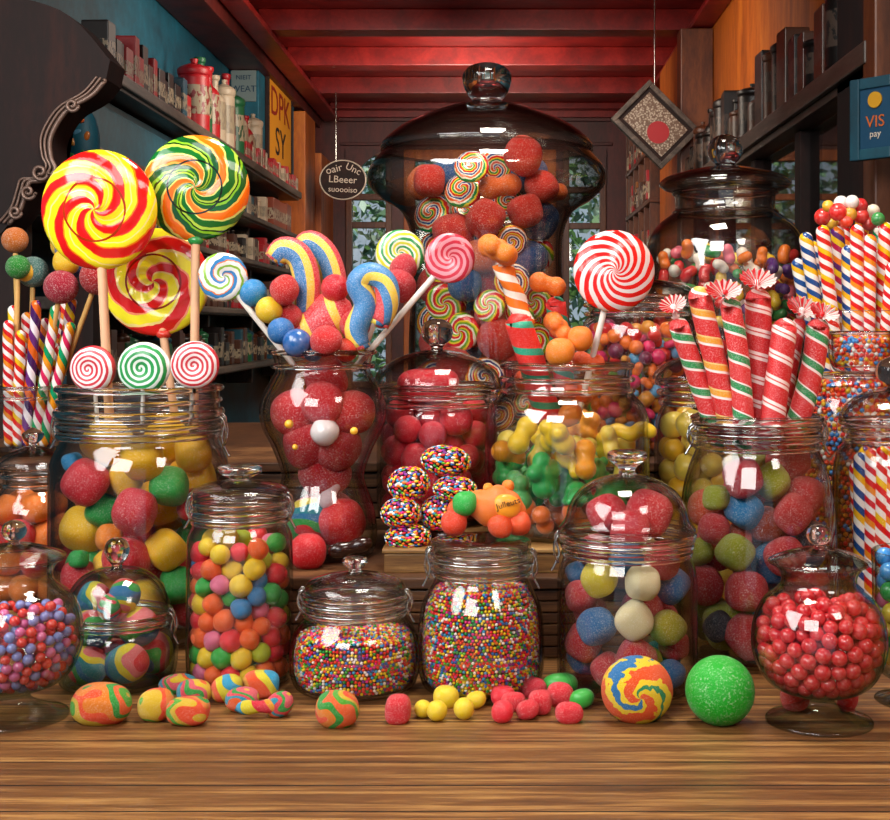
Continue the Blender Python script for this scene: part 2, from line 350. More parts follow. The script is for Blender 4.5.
ME['peanut'] = blob('gummy_peanut', [(-.5, 0, 0, .62), (.55, .05, .1, .6), (0, 0, .05, .5)], .1)
ME['tri'] = blob('gummy_paw', [(-.5, 0, -.45, .62), (.5, 0, -.3, .58), (-.35, 0, .55, .45), (.45, 0, .5, .5), (0, 0, 0, .6)], .1)
ME['bean'] = blob('jelly_bean', chain([(-.5, 0, .1), (0, 0, -.05), (.5, 0, .1)], .62), .16, 3)
def disc_me(name, thick=.22, n=0, tw=0., amp=0.):
    bm = bmesh.new(); NR, NS = 22, 72; top, bot = [], []
    for side, arr in ((1, top), (-1, bot)):
        for i in range(NR+1):
            r = math.sin(i/NR*PI/2); ring = []
            for k in range(NS if i else 1):
                a = 2*PI*k/NS; h = thick*(1-r**4)**.5 if r < 1 else 0
                h *= 1+amp*math.cos(n*(a+2*PI*tw*r)) if n else 1
                ring.append((r*math.cos(a), r*math.sin(a), side*h))
            arr.append(ring)
    V = {}
    def gv(c, s, i, k):
        key = (i, k) if i == NR else (s, i, k)
        if key not in V: V[key] = bm.verts.new(c)
        return V[key]
    for s, arr in ((1, top), (-1, bot)):
        T = [[gv(c, s, i, k) for k, c in enumerate(ring)] for i, ring in enumerate(arr)]
        for i in range(NR):
            for k in range(NS):
                j = (k+1) % NS
                vs = [T[0][0], T[1][k], T[1][j]] if i == 0 else [T[i][k], T[i+1][k], T[i+1][j], T[i][j]]
                bm.faces.new(vs if s > 0 else vs[::-1])
    return mk(bm, name)
ME['disc5'] = disc_me('swirled_candy', .2, 5, -.6, .07); ME['disc4'] = disc_me('swirled_candy', .2, 4, -.5, .08)
ME['disc13'] = disc_me('swirled_candy', .2, 13, -.6, .03); ME['disc'] = disc_me('swirled_candy', .3); ME['discfat'] = disc_me('swirled_candy', .5)

# ------------------------------------------------------------------ packing
def pack(prof, zb, zt, r0, jit=.15, fixed=None, seed=1, front=None, core=None, its=120, dens=.60, cull=True, stretch=1.0):
    """settle balls inside a lathe profile (r,z); front: keep y<front; core: shell thickness. Returns [(x,y,z,r)]"""
    rs = np.random.RandomState(seed); pz = np.array([z for _, z in prof]); pr = np.array([r for r, _ in prof])
    R = lambda z: np.interp(z, pz, pr)
    Rm = pr.max(); n_mc = 60000
    q = np.column_stack([rs.uniform(-Rm, Rm, n_mc), rs.uniform(-Rm, Rm, n_mc), rs.uniform(zb, zt, n_mc)])
    rho = np.hypot(q[:, 0], q[:, 1]); ok = rho < R(q[:, 2])
    if front is not None: ok &= q[:, 1] < front
    if core: ok &= (rho > R(q[:, 2])-core) | (q[:, 2] > zt-core)
    vol = ok.mean()*(2*Rm)**2*(zt-zb); n = max(3, int(vol*dens/(4/3*PI*r0**3*(1+jit*jit))))
    nf = len(fixed) if fixed else 0; n = max(1, n-int(nf*.9))
    n = min(n, 1500); p = q[ok][:n].astype(np.float64); n = len(p); r = r0*rs.uniform(1-jit, 1+jit, n)
    if nf: fx = np.array([f[:3] for f in fixed]); p = np.vstack([p, fx]); r = np.concatenate([r, [f[3] for f in fixed]]); n = len(p)
    def constrain(p):
        z = np.clip(p[:, 2], zb+r, zt); p[:, 2] = z
        lim = np.full(n, 9.)
        for s in np.linspace(-.95, .95, 7): lim = np.minimum(lim, R(z+s*r)-r*np.sqrt(1-s*s))
        lim = np.maximum(lim, 1e-4); rho = np.hypot(p[:, 0], p[:, 1])+1e-9; k = np.minimum(1, lim/rho); p[:, :2] *= k[:, None]
        if front is not None: p[:, 1] = np.minimum(p[:, 1], front)
        if core:
            rho = np.hypot(p[:, 0], p[:, 1])+1e-9; need = np.maximum(lim-core, 0)
            m = (rho < need) & (z < zt-core); p[m, :2] *= (need[m]/rho[m])[:, None]
        return p
    for it in range(its):
        if it % 6 == 0:
            d = p[:, None, :]-p[None, :, :] if n < 500 else None
            if d is None:
                P2 = (p*p).sum(1); D2 = P2[:, None]+P2[None]-2*p@p.T
            else: D2 = (d*d).sum(2)
            I, J = np.where(np.triu(D2 < (r.max()*2.4)**2, 1))
        v = p[J]-p[I]; L = np.sqrt((v*v).sum(1))+1e-9; ov = (r[I]+r[J])-L; m = ov > 0
        push = v[m]/L[m, None]*(ov[m]*.42)[:, None]
        np.add.at(p, I[m], -push); np.add.at(p, J[m], push)
        p[:, 2] -= r0*.03*(1-it/its)
        p = constrain(p)
        if nf: p[-nf:] = fx
    keep = np.ones(n, bool)
    if cull and n > 14:
        keep[:] = False
        for ang in (-12, 0, 12):
            a = math.radians(ang); u = p[:, 0]*math.cos(a)+p[:, 1]*math.sin(a); dep = -p[:, 0]*math.sin(a)+p[:, 1]*math.cos(a); w = p[:, 2]+.17*0 - dep*0.0
            w = p[:, 2]+dep*.12            # slightly from above
            sc = r0/5; gx = ((u-u.min())/sc).astype(int)+10; gz = ((w-w.min())/sc).astype(int)+10
            img = -np.ones((gx.max()+12, gz.max()+12), int)
            for i in np.argsort(-dep):
                k = int(r[i]/sc); yy, xx = np.ogrid[-k:k+1, -k:k+1]; mm = xx*xx+yy*yy <= k*k
                sub = img[gx[i]-k:gx[i]+k+1, gz[i]-k:gz[i]+k+1]; sub[mm] = i
            ids, cnt = np.unique(img, return_counts=True)
            for i, c in zip(ids, cnt):
                if i >= 0 and c >= 9: keep[i] = True
    return [(p[i, 0], p[i, 1], p[i, 2], r[i]) for i in range(n-nf) if keep[i]]
# ------------------------------------------------------------------ table and risers
S_ = 'structure'
def planks_obj(name, lo, hi, bev, mat, label, cat, **k):
    c = [(a+b)/2 for a, b in zip(lo, hi)]; c[2] = lo[2]
    r = root(name, c, label, cat, **k)
    return r
tb = root('display_table', (0, 1.9, -.75), 'long brown plank table carrying all the glass candy jars', 'table')
ob('tabletop', box('tabletop', (-1.02, -1.06, .71), (1.02, 1.0, .75), .004), M['table'], tb)
ob('apron', box('apron', (-.98, -1.02, .62), (.98, -.99, .71), .002), M['crate'], tb)
for sx in (-.94, .94):
    for sy in (-.98, .94): ob('leg', box('leg', (sx-.04, sy-.04, 0), (sx+.04, sy+.04, .71), .004), M['crate'], tb)
def crate(name, x0, x1, y0, y1, z0, z1, mat, label, slats=6):
    r = root(name, ((x0+x1)/2, (y0+y1)/2, z0), label, 'box'); w, d, h = (x1-x0)/2, (y1-y0)/2, z1-z0
    ob('top_board', box('top_board', (-w-.004, -d-.006, h-.014), (w+.004, d, h), .002), mat, r)
    bm = bmesh.new(); sh = (h-.016)/slats
    for i in range(slats): box_bm(bm, (-w, -d, .001+i*sh), (w, -d+.008, .001+(i+.86)*sh), .0012)
    ob('front_slats', mk(bm, 'front_slats', False), mat, r)
    ob('back_board', box('back_board', (-w, d-.008, .001), (w, d, h-.015)), mat, r)
    for s in (-1, 1): ob('side_board', box('side_board', (s*w-.004*(1+s), -d+.009, .001), (s*w+.004*(1-s), d-.009, h-.015)), mat, r)
    ob('inner_shadow_board', box('inner_shade_board', (-w+.009, -d+.0095, .001), (w-.009, -d+.013, h-.015)), M['darkwood'], r)  # near-black board added behind the slats, stands in for shade inside the crate
    return r
SH, BH = .100, .130
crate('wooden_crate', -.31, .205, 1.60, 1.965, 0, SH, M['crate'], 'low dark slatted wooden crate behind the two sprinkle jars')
b0 = root('wooden_box', (.0275, 1.79, SH), 'flat light brown wooden box on the slatted crate under the sprinkle coated candies', 'box')
ob('box_body', box('box_body', (-.1725, -.165, 0), (.1725, .165, .024), .002), M['riser'], b0)
ob('box_lid', box('box_lid', (-.175, -.1675, .0245), (.175, .1675, .030), .002), M['riser'], b0)
RZ = .20
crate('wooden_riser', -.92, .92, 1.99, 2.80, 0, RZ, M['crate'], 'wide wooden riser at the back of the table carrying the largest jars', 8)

# ------------------------------------------------------------------ jars
class Jar: pass
def jar(name, cx, Y, z0, body, label, t=3.2, rings=(), lid=None, knob=None, clasp=None, glass='glass', lidglass=None, foot=0, sm=5, wire=None, cat='jar', group=None, knob_solid=True):
    """profiles as (radius px, y px) read at the jar's own depth"""
    s = Y/F; loc = Vector((X(cx, Y), Y, z0)); j = Jar(); j.loc = loc; j.s = s; j.Y = Y; j.cx = cx
    zl = lambda y: Z(y, Y)-z0
    rt = root(name, loc, label, cat, group); j.root = rt
    bp = [(r*s, zl(y)) for r, y in body]; off = -bp[0][1] if foot == 0 else -bp[0][1]
    bp = [(r, z+off if i == 0 else max(z, 0.0008)) for i, (r, z) in enumerate(bp)]
    if foot:                                 # pedestal: first `foot` points are a solid glass stem
        fp = [(0, 0)]+crom(bp[:foot+1], sm)+[(0, bp[foot][1])]
        ob('foot', lathe('foot', fp), M[glass], rt)
        bp = bp[foot:]; bp[0] = (bp[0][0], bp[0][1]+.0006)
    sp = crom(bp, sm); T = t*s
    inner = [(max(r-T, 0), z) for r, z in sp]; inner[0] = (inner[0][0], sp[0][1]+T*1.6)
    inner = [(r, max(z, inner[0][1])) for r, z in inner]
    prof = [(0, sp[0][1])]+sp+[(sp[-1][0]-T*.5, sp[-1][1]+T*.4)]+inner[::-1]+[(0, inner[0][1])]
    ob('glass_body', lathe('glass_body', prof, 80), M[glass], rt)
    mono = [inner[0]]
    for a in inner[1:]:
        if a[1] > mono[-1][1]+1e-6: mono.append(a)
    j.inner = mono; j.zl = zl; j.T = T; j.bottom = inner[0][1]
    for r, y, m in rings:
        ob('rim_ring', mk(torus_bm(r*s, m*s*.8, m*s, z=zl(y)), 'rim_ring'), M['solid'], rt)
    if wire:
        for r, y in wire: ob('neck_wire', mk(torus_bm(r*s, 1.0*s, z=zl(y), ms=8), 'neck_wire'), M['steel'], rt)
    if lid:
        lp = crom([(r*s, zl(y)) for r, y in lid], sm); T2 = t*s*.9
        li = [(max(r-T2, 0), z-T2*.8) for r, z in lp]; li[0] = (li[0][0], lp[0][1])
        if lp[-1][0] > 1e-4: lp.append((0, lp[-1][1])); li.append((0, li[-1][1]))
        ld = ob('lid', lathe('lid', lp+li[::-1], 80), M[lidglass or glass], rt)
        j.lid = ld
        if knob: 
            kp = crom([(r*s, zl(y)) for r, y in knob], 6); kp = [(0, kp[0][1]+.0004)]+[(max(r, 0), z) for r, z in kp]
            if kp[-1][0] > 1e-5: kp.append((0, kp[-1][1]))
            ob('knob', lathe('knob', kp, 48), M['solid'], ld)
    if clasp:
        for side in clasp:
            r, y0, y1 = side[1]*s, zl(side[2]), zl(side[3]); sg = side[0]; w = 5*s
            pts = [(sg*r, -w, y0), (sg*(r+5*s), -w, y0-(y0-y1)*.2), (sg*(r+7*s), -w*.8, y0-(y0-y1)*.6), (sg*(r+3*s), 0, y1), (sg*(r+7*s), w*.8, y0-(y0-y1)*.6), (sg*(r+5*s), w, y0-(y0-y1)*.2), (sg*r, w, y0)]
            w1 = ob('wire_clasp', tube('wire_clasp', [Vector(p) for p in pts], 1.1*s, 8, smooth_n=5), M['steel'], rt)
            pts = [(sg*(r+1*s), -w*.3, y0+2*s), (sg*(r+6*s), 0, y0-4*s), (sg*(r+2*s), 0, y0-(y0-y1)*.7), (sg*(r+7*s), 0, y1-4*s), (sg*(r+10*s), 0, y1-9*s)]
            ob('clasp_lever', tube('clasp_lever', [Vector(p) for p in pts], 1.3*s, 8, smooth_n=5), M['steel'], w1)
    return j
def Rin(j, z, r):
    zs = [b for _, b in j.inner]; rs_ = [a for a, _ in j.inner]
    return min(np.interp(z+q*r, zs, rs_)-r*math.sqrt(1-q*q) for q in (-.95, -.6, -.3, 0, .3, .6, .95))
def rot_any(rd): return (rd.uniform(0, 6.28), rd.uniform(0, 6.28), rd.uniform(0, 6.28))
def fill(j, yb, yt, rpx, meshes, mat, pal, name, what, where, cat='candy', jit=.12, seed=1, front=None, core=None, k=1.0, dens=.6, group=None, mats=None, its=120, face=False, sq=None, hand=None, inset=0.):
    """pal: [(colour word, hex, weight)]; each candy its own object"""
    rd = random.Random(seed); r0 = rpx*j.s
    pr = [(max(r-.0006-inset*r0, 0.0005), z) for r, z in j.inner]
    z = [q[1] for q in pr]; prof = [(r, zz+i*1e-7) for i, (r, zz) in enumerate(pr)]
    zb = (max(j.bottom, j.zl(yb)) if yb else j.bottom)+inset*r0*.8
    fixed = []
    for hx_, hy_, hr_, cn in hand or []:
        r = hr_*j.s; z_ = max(j.zl(hy_), zb+r*.9); Rw = min(np.interp(z_+q*r, [b for _, b in prof], [a for a, _ in prof])-r*math.sqrt(1-q*q) for q in (-.9, -.5, 0, .5, .9))
        for it in range(60):
            x_ = (hx_-j.cx)*j.s; x_ = max(-Rw, min(Rw, x_)); y_ = -math.sqrt(max(Rw*Rw-x_*x_, 0))+it*r*.06
            if all((x_-a)**2+(y_-b)**2+(z_-c_)**2 > (.93*(r+d_))**2 for a, b, c_, d_, _ in fixed): break
        fixed.append((x_, y_, z_, r, cn))
    pts = pack(prof, zb, j.zl(yt), r0, jit, fixed, seed, front*j.s if front is not None else None, core*j.s if core else None, its, dens)
    tot = sum(p[2] for p in pal)
    pts = [p for p in pts if not any(p[1] < f[1]+f[3]*.5 and math.hypot(p[0]-f[0], p[2]-f[2]) < .72*(p[3]+f[3]) for f in fixed)]
    for x, y, zz, r, *fc in [tuple(p) for p in pts]+fixed:
        u = rd.uniform(0, tot)
        for w_, hx, wt in pal:
            u -= wt
            if u <= 0: break
        if fc:
            for w_, hx, wt in pal:
                if w_ == fc[0]: break
        rot = rot_any(rd)
        if face: rot = (PI/2+rd.uniform(-.5, .5), rd.uniform(-.6, .6), rd.uniform(-.5, .5))
        m = mats[w_] if mats and w_ in mats else mat
        mesh = rd.choice(meshes) if not isinstance(meshes, dict) else rd.choice(meshes[w_])
        ob(name, ME[mesh], M[m], None, j.loc+Vector((x, y, zz)), rot, sq(r*k, rd) if sq else r*k, hx, f'{w_} {what} {where}', cat, group or f'{what} {where}')
    return pts

CLEAR_ALL = dict()
# K  big clip-top jar with big jellies
K = jar('storage_jar', 140, 1.72, 0, [(72, 635), (84, 630), (88, 612), (88, 560), (88, 490), (87, 466), (82, 450), (77, 440), (77, 425), (78, 410), (78, 396), (79, 386)],
        'big wide mouth glass jar with small spiral lollipops in its open rim',
        rings=[(79, 434, 3.2), (79, 424, 2.6), (80, 412, 4.2), (79, 400, 2.4), (80, 388, 3)], wire=[(80, 429.5), (80.5, 418.5)], clasp=[(-1, 80, 410, 440), (1, 80, 415, 448)])
fill(K, None, 440, 23.5, ['drop0', 'drop1', 'drop2', 'drop3'], 'sugar_fine', [('yellow', '#f0bc18', 7), ('deep red', '#c41c2c', 6), ('green', '#2f9a48', 4), ('orange', '#e8841c', 2), ('blue', '#4a94c8', .01)],
     'gumdrop', 'sugared jelly candy', 'packed in the big wide mouth jar', seed=5, jit=.1, k=.91, dens=.66, inset=.2,
     hand=[(98, 477, 22, 'deep red'), (155, 452, 22, 'yellow'), (134, 474, 18, 'yellow'), (110, 507, 17, 'green'), (80, 529, 23, 'yellow'), (150, 503, 22, 'deep red'), (178, 481, 20, 'green'), (206, 452, 19, 'yellow'), (84, 499, 19, 'deep red'), (143, 549, 21, 'deep red'),
           (177, 543, 20, 'yellow'), (122, 530, 14, 'orange'), (119, 556, 14, 'yellow'), (200, 505, 18, 'deep red'), (192, 516, 15, 'green'), (92, 570, 18, 'deep red'), (162, 585, 18, 'yellow'), (186, 578, 18, 'green'), (72, 462, 10, 'blue'), (164, 608, 16, 'deep red'), (100, 600, 20, 'yellow'), (97, 549, 9, 'green')])
# C  tall clip jar
C = jar('storage_jar', 240, 1.50, 0, [(46, 680), (51, 676), (53, 660), (53, 610), (52, 545), (50, 532), (46, 523), (45, 515), (46, 500), (46, 496)],
        'tall slender clip jar of small mixed color jelly balls with flat knobbed lid',
        rings=[(47, 520, 2.6), (48, 511, 3), (47, 502, 2.4)], lid=[(48, 496), (48, 491), (42, 486), (28, 482), (15, 480)],
        knob=[(11, 482), (9, 479), (19, 474), (22, 469), (20, 465.5), (13, 464.5)], wire=[(48.5, 515.5)], clasp=[(-1, 46, 494, 520), (1, 46, 494, 520)])
fill(C, None, 534, 9.8, ['ball', 'soft0', 'soft1'], 'sugar_fine', [('yellow', '#ecc81c', 4), ('orange', '#f06428', 4), ('red', '#e4303c', 4), ('pink', '#dc7c98', 2), ('blue', '#2f80b8', 2), ('green', '#38a448', 2.5), ('lime', '#b0c038', 1.5)],
     'jelly_ball', 'small jelly ball', 'inside the tall slender clip jar', seed=3, jit=.08)
# B  small dome lid clip jar
B = jar('storage_jar', 117, 1.49, 0, [(46, 683), (55, 679), (59, 664), (59, 645), (55, 630), (50, 623), (49, 618), (50, 614)],
        'squat green tinted clip jar with domed lid and striped jellies inside', glass='glass_green', lidglass='glass_green',
        rings=[(52, 621, 2.6), (53, 613, 2.6)], lid=[(53, 612), (53, 608), (50, 600), (45, 588), (36, 577), (24, 570), (10, 567)],
        knob=[(7, 569), (5, 565), (10, 558), (12.5, 550), (10, 542), (5, 538), (0, 537)], wire=[(53.5, 617)], clasp=[(1, 52, 610, 636)])
fill(B, None, 626, 18.5, ['soft0', 'soft1', 'soft2'], 'patch4', [('multicolor banded', '#ffffff', 1)], 'jelly_candy', 'round jelly', 'inside the squat green tinted jar', seed=8, jit=.1, inset=.12,
     mats=None, dens=.62)
for i, (px, py, rr, m) in enumerate([(94, 597, 15, 'patch4'), (124, 596, 15, 'patch4'), (110, 606, 12, 'patch2')]):
    ob('jelly_candy', ME['soft%d' % (i % 3)], M[m], None, P(px, py, 1.49-.012*i), (i, 2*i+.4, i), rr*1.49/F, '#ffffff',
       ['teal and yellow jelly under the squat jar lid, farthest from the clasp', 'yellow and pink jelly under the squat jar lid beside the clasp', 'pink jelly between two others under the squat jar lid'][i], 'candy')
# F  dome lid clip jar, mixed gumdrops
Fj = jar('storage_jar', 627, 1.47, 0, [(58, 688), (67, 683), (70, 670), (70, 625), (70, 585), (68, 567), (64, 556), (61, 548), (62, 532), (63, 526)],
         'wide clip jar with a high domed lid holding blue, white and red gumdrops',
         rings=[(64, 552, 2.4), (65, 544, 2.8), (67, 534, 3.4)], lid=[(68, 532), (68, 527), (62, 519), (58, 505), (50, 492), (38, 483), (24, 477), (11, 474)],
         knob=[(10, 476), (8, 470), (12, 465), (19, 459), (20, 454), (16, 450.5), (10, 450)], wire=[(67, 539)], clasp=[(-1, 66, 532, 562)])
MIX = [('deep red', '#b81c2a', 7), ('blue', '#2c6ea4', 3), ('cream white', '#e8dcb0', 2.6), ('pale yellow', '#e0cc48', 2), ('olive yellow', '#a8a030', 1.5)]
fill(Fj, None, 556, 19, ['drop0', 'drop1', 'drop2', 'drop3'], 'sugar', MIX, 'gumdrop', 'sugared gumdrop', 'inside the jar with the high domed lid', seed=15, jit=.1, dens=.64, k=.91, inset=.2,
     hand=[(597, 573, 18, 'pale yellow'), (638, 574, 17, 'cream white'), (673, 585, 18, 'blue'), (574, 596, 17, 'deep red'), (594, 619, 18, 'blue'), (630, 611, 19.5, 'cream white'), (664, 622, 17, 'olive yellow'), (632, 650, 21, 'deep red'), (578, 642, 19, 'deep red'), (605, 663, 16, 'deep red'), (667, 667, 14, 'blue'), (577, 575, 11, 'blue'), (684, 645, 16, 'deep red')])
for i, (px, py, rr, l) in enumerate([(648, 513, 22, 'big red sugared gumdrop under the high dome beside the knob'), (608, 515, 19, 'pale red gumdrop catching a highlight under the high dome'), (630, 530, 17, 'red gumdrop lowest of three under the high dome')]):
    ob('gumdrop', ME['drop%d' % i], M['sugar'], None, P(px, py, 1.47+(.01 if i < 2 else -.02)), (i, .4, i), rr*1.47/F, '#cc2030', l, 'candy')
# J  jar with peppermint sticks
J = jar('storage_jar', 757, 1.62, 0, [(64, 654), (75, 649), (80, 625), (79, 570), (77, 520), (73, 487), (67, 465), (61, 450), (60, 440), (60, 425), (62, 415)],
        'open rounded jar of gumdrops with seven thick peppermint sticks in it',
        rings=[(62, 446, 2.4), (63, 437, 3), (62, 427, 2.6), (64, 418, 2.8)], wire=[(64, 432), (64, 422)], clasp=[(1, 63, 420, 446), (-1, 62, 424, 446)])
fill(J, None, 462, 20.5, ['drop0', 'drop1', 'soft0', 'drop3'], 'sugar', [('dark red', '#b81824', 8), ('olive green', '#98a02c', 3), ('blue', '#3a7cae', 2.4), ('navy', '#10182c', 1.6), ('orange red', '#c84820', 1)],
     'gumdrop', 'large sugared gumdrop', 'in the jar under the peppermint sticks', seed=22, jit=.1, dens=.64, k=.91, inset=.2,
     hand=[(736, 473, 20, 'dark red'), (768, 479, 18.5, 'olive green'), (740, 507, 19, 'blue'), (784, 508, 19, 'dark red'), (764, 523, 18, 'orange red'), (774, 548, 20, 'dark red'), (728, 545, 18.5, 'olive green'), (806, 532, 16, 'navy'), (711, 524, 16, 'dark red'), (738, 582, 20, 'dark red'), (703, 585, 20, 'dark red'), (712, 494, 14, 'olive green'), (791, 577, 18, 'dark red'), (712, 618, 14, 'navy'), (760, 610, 13, 'orange red'), (700, 552, 14, 'olive green')])
# A, G, H pedestal jars
def pedestal(cx, Y, fy, label, knob_y, k=1.0, rg=66):
    d = fy-721
    body = [(53*k, 721), (51*k, 717), (34*k, 711), (19*k, 704), (16*k, 698), (24*k, 693), (42*k, 688), (56*k, 676), (65*k, 656), (67*k, 638), (64*k, 618), (55*k, 600), (42*k, 589), (37*k, 581), (39*k, 572), (46*k, 564)]
    return jar('pedestal_jar', cx, Y, 0, [(r, y+d) for r, y in body], label, foot=5, glass='glass_green', lidglass='glass_green', t=2.6,
               lid=[(50*k, 563+d), (49*k, 560+d), (36*k, 554+d), (20*k, 549+d), (9*k, 547+d)], knob=[(8*k, 548+d), (5, 545.5+d), (10*k, 541+d), (12.5*k, 535+d), (10*k, 528+d), (4*k, 524.5+d), (0, 524+d)])
Gj = pedestal(819, 1.346, 721, 'footed glass bowl jar full of plain red gumballs at the table edge', 535)
fill(Gj, None, 598, 7.8, ['ball'], 'shell', [('red', '#d81826', 1)], 'gumball', 'round gumball', 'filling the footed bowl jar of plain red balls', cat='gumball', seed=4, jit=.08)
Aj = pedestal(14, 1.36, 717, 'footed glass bowl jar of tiny pink, red and lavender balls', 540)
fill(Aj, None, 597, 5.2, ['ball_lo'], 'shell', [('red', '#dc2a24', 4), ('pink', '#d8609c', 3), ('lavender', '#7c84c8', 4)], 'candy_pearl', 'tiny candy ball', 'in the footed bowl jar', seed=6, jit=.08, core=16, front=18)
Hj = jar('pedestal_jar', 926, 1.42, 0, [(50, 705), (48, 701), (28, 694), (18, 688), (20, 682), (46, 672), (52, 640), (52, 590), (53, 552)], 'footed cylinder jar of bright gumballs cut by the picture edge', foot=4, glass='glass_green')
fill(Hj, None, 540, 10, ['ball'], 'shell', [('yellow', '#ecc030', 3), ('blue', '#2f88c8', 2.5), ('pink', '#d86088', 2), ('green', '#2c9a48', 2), ('red', '#d42830', 2)], 'gumball', 'gumball', 'in the footed cylinder jar at the edge', cat='gumball', seed=9, jit=.08)
# D, E sprinkle jars
Dj = jar('storage_jar', 355, 1.47, 0, [(50, 688), (60, 683), (65, 668), (65, 650), (61, 632), (53, 620), (48, 612), (48, 600), (49, 590)],
         'small squat clip jar of rainbow sprinkles with closed dark looking lid', rings=[(50, 612, 2.8), (50, 604, 2.8), (51, 595, 3)],
         lid=[(51, 590), (50, 586), (44, 580), (28, 575), (12, 572)], knob=[(9, 574), (6, 569), (11, 565), (13, 561), (10, 557.5), (4, 557)], wire=[(52, 608), (52, 600)], clasp=[(-1, 50, 588, 612), (1, 50, 590, 614)])
Ej = jar('storage_jar', 481, 1.47, 0, [(48, 688), (58, 683), (63, 664), (63, 630), (60, 606), (53, 590), (47, 578), (46, 568), (46, 552)],
         'larger clip jar of rainbow sprinkles with a gummy bear lying on its flat lid', rings=[(48, 572, 2.8), (49, 563, 3), (49, 553, 3)],
         lid=[(50, 548), (50, 542), (47, 539), (30, 538), (10, 538)], wire=[(51, 558)], clasp=[(-1, 49, 548, 578), (1, 49, 550, 580)])
def sprinkle_stuff(j, yt, dpx, mat, name, label, seed=1, dome=3., ang=115, pitch=2.05):
    rs = np.random.RandomState(seed); R = lambda z: np.interp(z, [b for _, b in j.inner], [a for a, _ in j.inner])
    d = dpx*j.s; pts = []; z = j.bottom+d*1.9; zt = j.zl(yt)
    row = 0
    while z < zt:
        rr = Rin(j, z, d*1.1)-d*.5; n = int(rr*2*math.radians(ang)/(d*pitch))
        for i in range(n+1):
            a = -PI/2+math.radians(ang)*(2*(i+(row % 2)*.5)/max(n, 1)-1)
            pts.append(((rr-abs(rs.normal())*d*.3)*math.cos(a), (rr-abs(rs.normal())*d*.3)*math.sin(a), z+rs.normal()*d*.3))
        z += d*pitch*.87; row += 1
    rt = Rin(j, zt, d*1.2)-d*.3; g_ = np.arange(-rt, rt, d*pitch)
    for iy, yy in enumerate(g_*.87/1.0):
        for xx in g_:
            x2 = xx+(iy % 2)*d; q = math.hypot(x2, yy)
            if q < rt: pts.append((x2+rs.normal()*d*.2, yy+rs.normal()*d*.2, zt+dome*j.s*(1-(q/rt)**2)+rs.normal()*d*.3))
    bm = bmesh.new(); bmesh.ops.create_icosphere(bm, subdivisions=1, radius=d*1.02)
    tv = np.array([v.co[:] for v in bm.verts]); tf = np.array([[v.index for v in f.verts] for f in bm.faces]); bm.free()
    pts = np.array(pts); N = len(pts); V = (pts[:, None]+tv[None]).reshape(-1, 3); Fc = (tf[None]+(np.arange(N)*len(tv))[:, None, None]).reshape(-1, 3)
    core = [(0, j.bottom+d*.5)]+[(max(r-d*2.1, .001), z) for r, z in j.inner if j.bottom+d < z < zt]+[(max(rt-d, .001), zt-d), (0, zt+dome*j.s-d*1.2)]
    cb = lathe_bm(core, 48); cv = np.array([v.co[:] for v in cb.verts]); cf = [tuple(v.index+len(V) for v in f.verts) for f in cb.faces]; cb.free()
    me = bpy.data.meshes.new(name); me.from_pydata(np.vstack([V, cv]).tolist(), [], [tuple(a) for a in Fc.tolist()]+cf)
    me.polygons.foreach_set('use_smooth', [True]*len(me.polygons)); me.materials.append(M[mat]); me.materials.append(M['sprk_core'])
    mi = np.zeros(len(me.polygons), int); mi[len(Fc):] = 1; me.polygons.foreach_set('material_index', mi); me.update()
    o = bpy.data.objects.new(name, me); COL.objects.link(o); o.location = j.loc
    return tag(o, label, 'sprinkles', None, 'stuff')
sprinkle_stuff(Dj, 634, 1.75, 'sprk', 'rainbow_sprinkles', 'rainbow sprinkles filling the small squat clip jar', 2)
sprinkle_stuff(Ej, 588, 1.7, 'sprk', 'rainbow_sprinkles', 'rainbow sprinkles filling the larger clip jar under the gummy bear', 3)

# L hourglass jar on the crate
L = jar('hourglass_jar', 323, 1.75, SH, [(46, 556), (52, 548), (54, 530), (50, 505), (42, 482), (42, 470), (50, 448), (60, 428), (63, 411), (60, 395), (52, 380), (47, 370), (49, 358), (52, 351)],
        'curvy hourglass shaped glass jar with swirled candies piled out of its mouth', rings=[(50, 366, 2.4), (52, 352, 2.6)], t=3.6)
M_ = jar('storage_jar', 437, 1.86, BH, [(50, 521), (57, 517), (60, 500), (60, 440), (58, 415), (54, 404), (54, 392), (56, 386)],
         'round jar of red sugared balls with a low domed lid behind the sprinkle coated candies', rings=[(57, 404, 2.6), (59, 395, 2.8), (62, 386, 3)],
         lid=[(64, 385), (63, 380), (58, 370), (44, 360), (26, 353), (10, 350)], knob=[(8, 352), (6, 347), (14, 339), (16, 331), (13, 323), (5, 319), (0, 319)])
fill(M_, None, 412, 14, ['ball', 'soft0'], 'sugar_fine', [('red', '#dc1c30', 1)], 'jelly_ball', 'sugared jelly ball', 'inside the round low domed lid jar', seed=11, jit=.1)
ob('gumdrop', ME['drop1'], M['sugar_fine'], None, P(428, 386, 1.86), (0, 0, 0), (.045, .045, .026), '#dc1c30', 'large flat red jelly under the low domed lid', 'candy')
N = jar('storage_jar', 567, 1.76, BH, [(70, 531), (79, 526), (82, 505), (82, 440), (81, 418), (76, 404), (67, 394), (63, 384), (63, 370), (64, 363)],
        'wide open jar of yellow and green gummies with twisted sticks', glass='glass_smoke', rings=[(66, 390, 2.6), (66, 379, 2.6), (65, 366, 3)])
def gum(j, yb, yt, r, pal, meshes, seed, name='gummy_candy', what='gummy', where='inside the wide open jar', k=1.05):
    return fill(j, yb, yt, r, meshes, 'gummy', pal, name, what, where, seed=seed, k=k, jit=.1)
gum(N, None, 506, 17, [('orange', '#f07420', 3), ('red orange', '#e04820', 1)], ['peanut', 'tri'], 31, k=.95, where='at the bottom of the wide open jar')
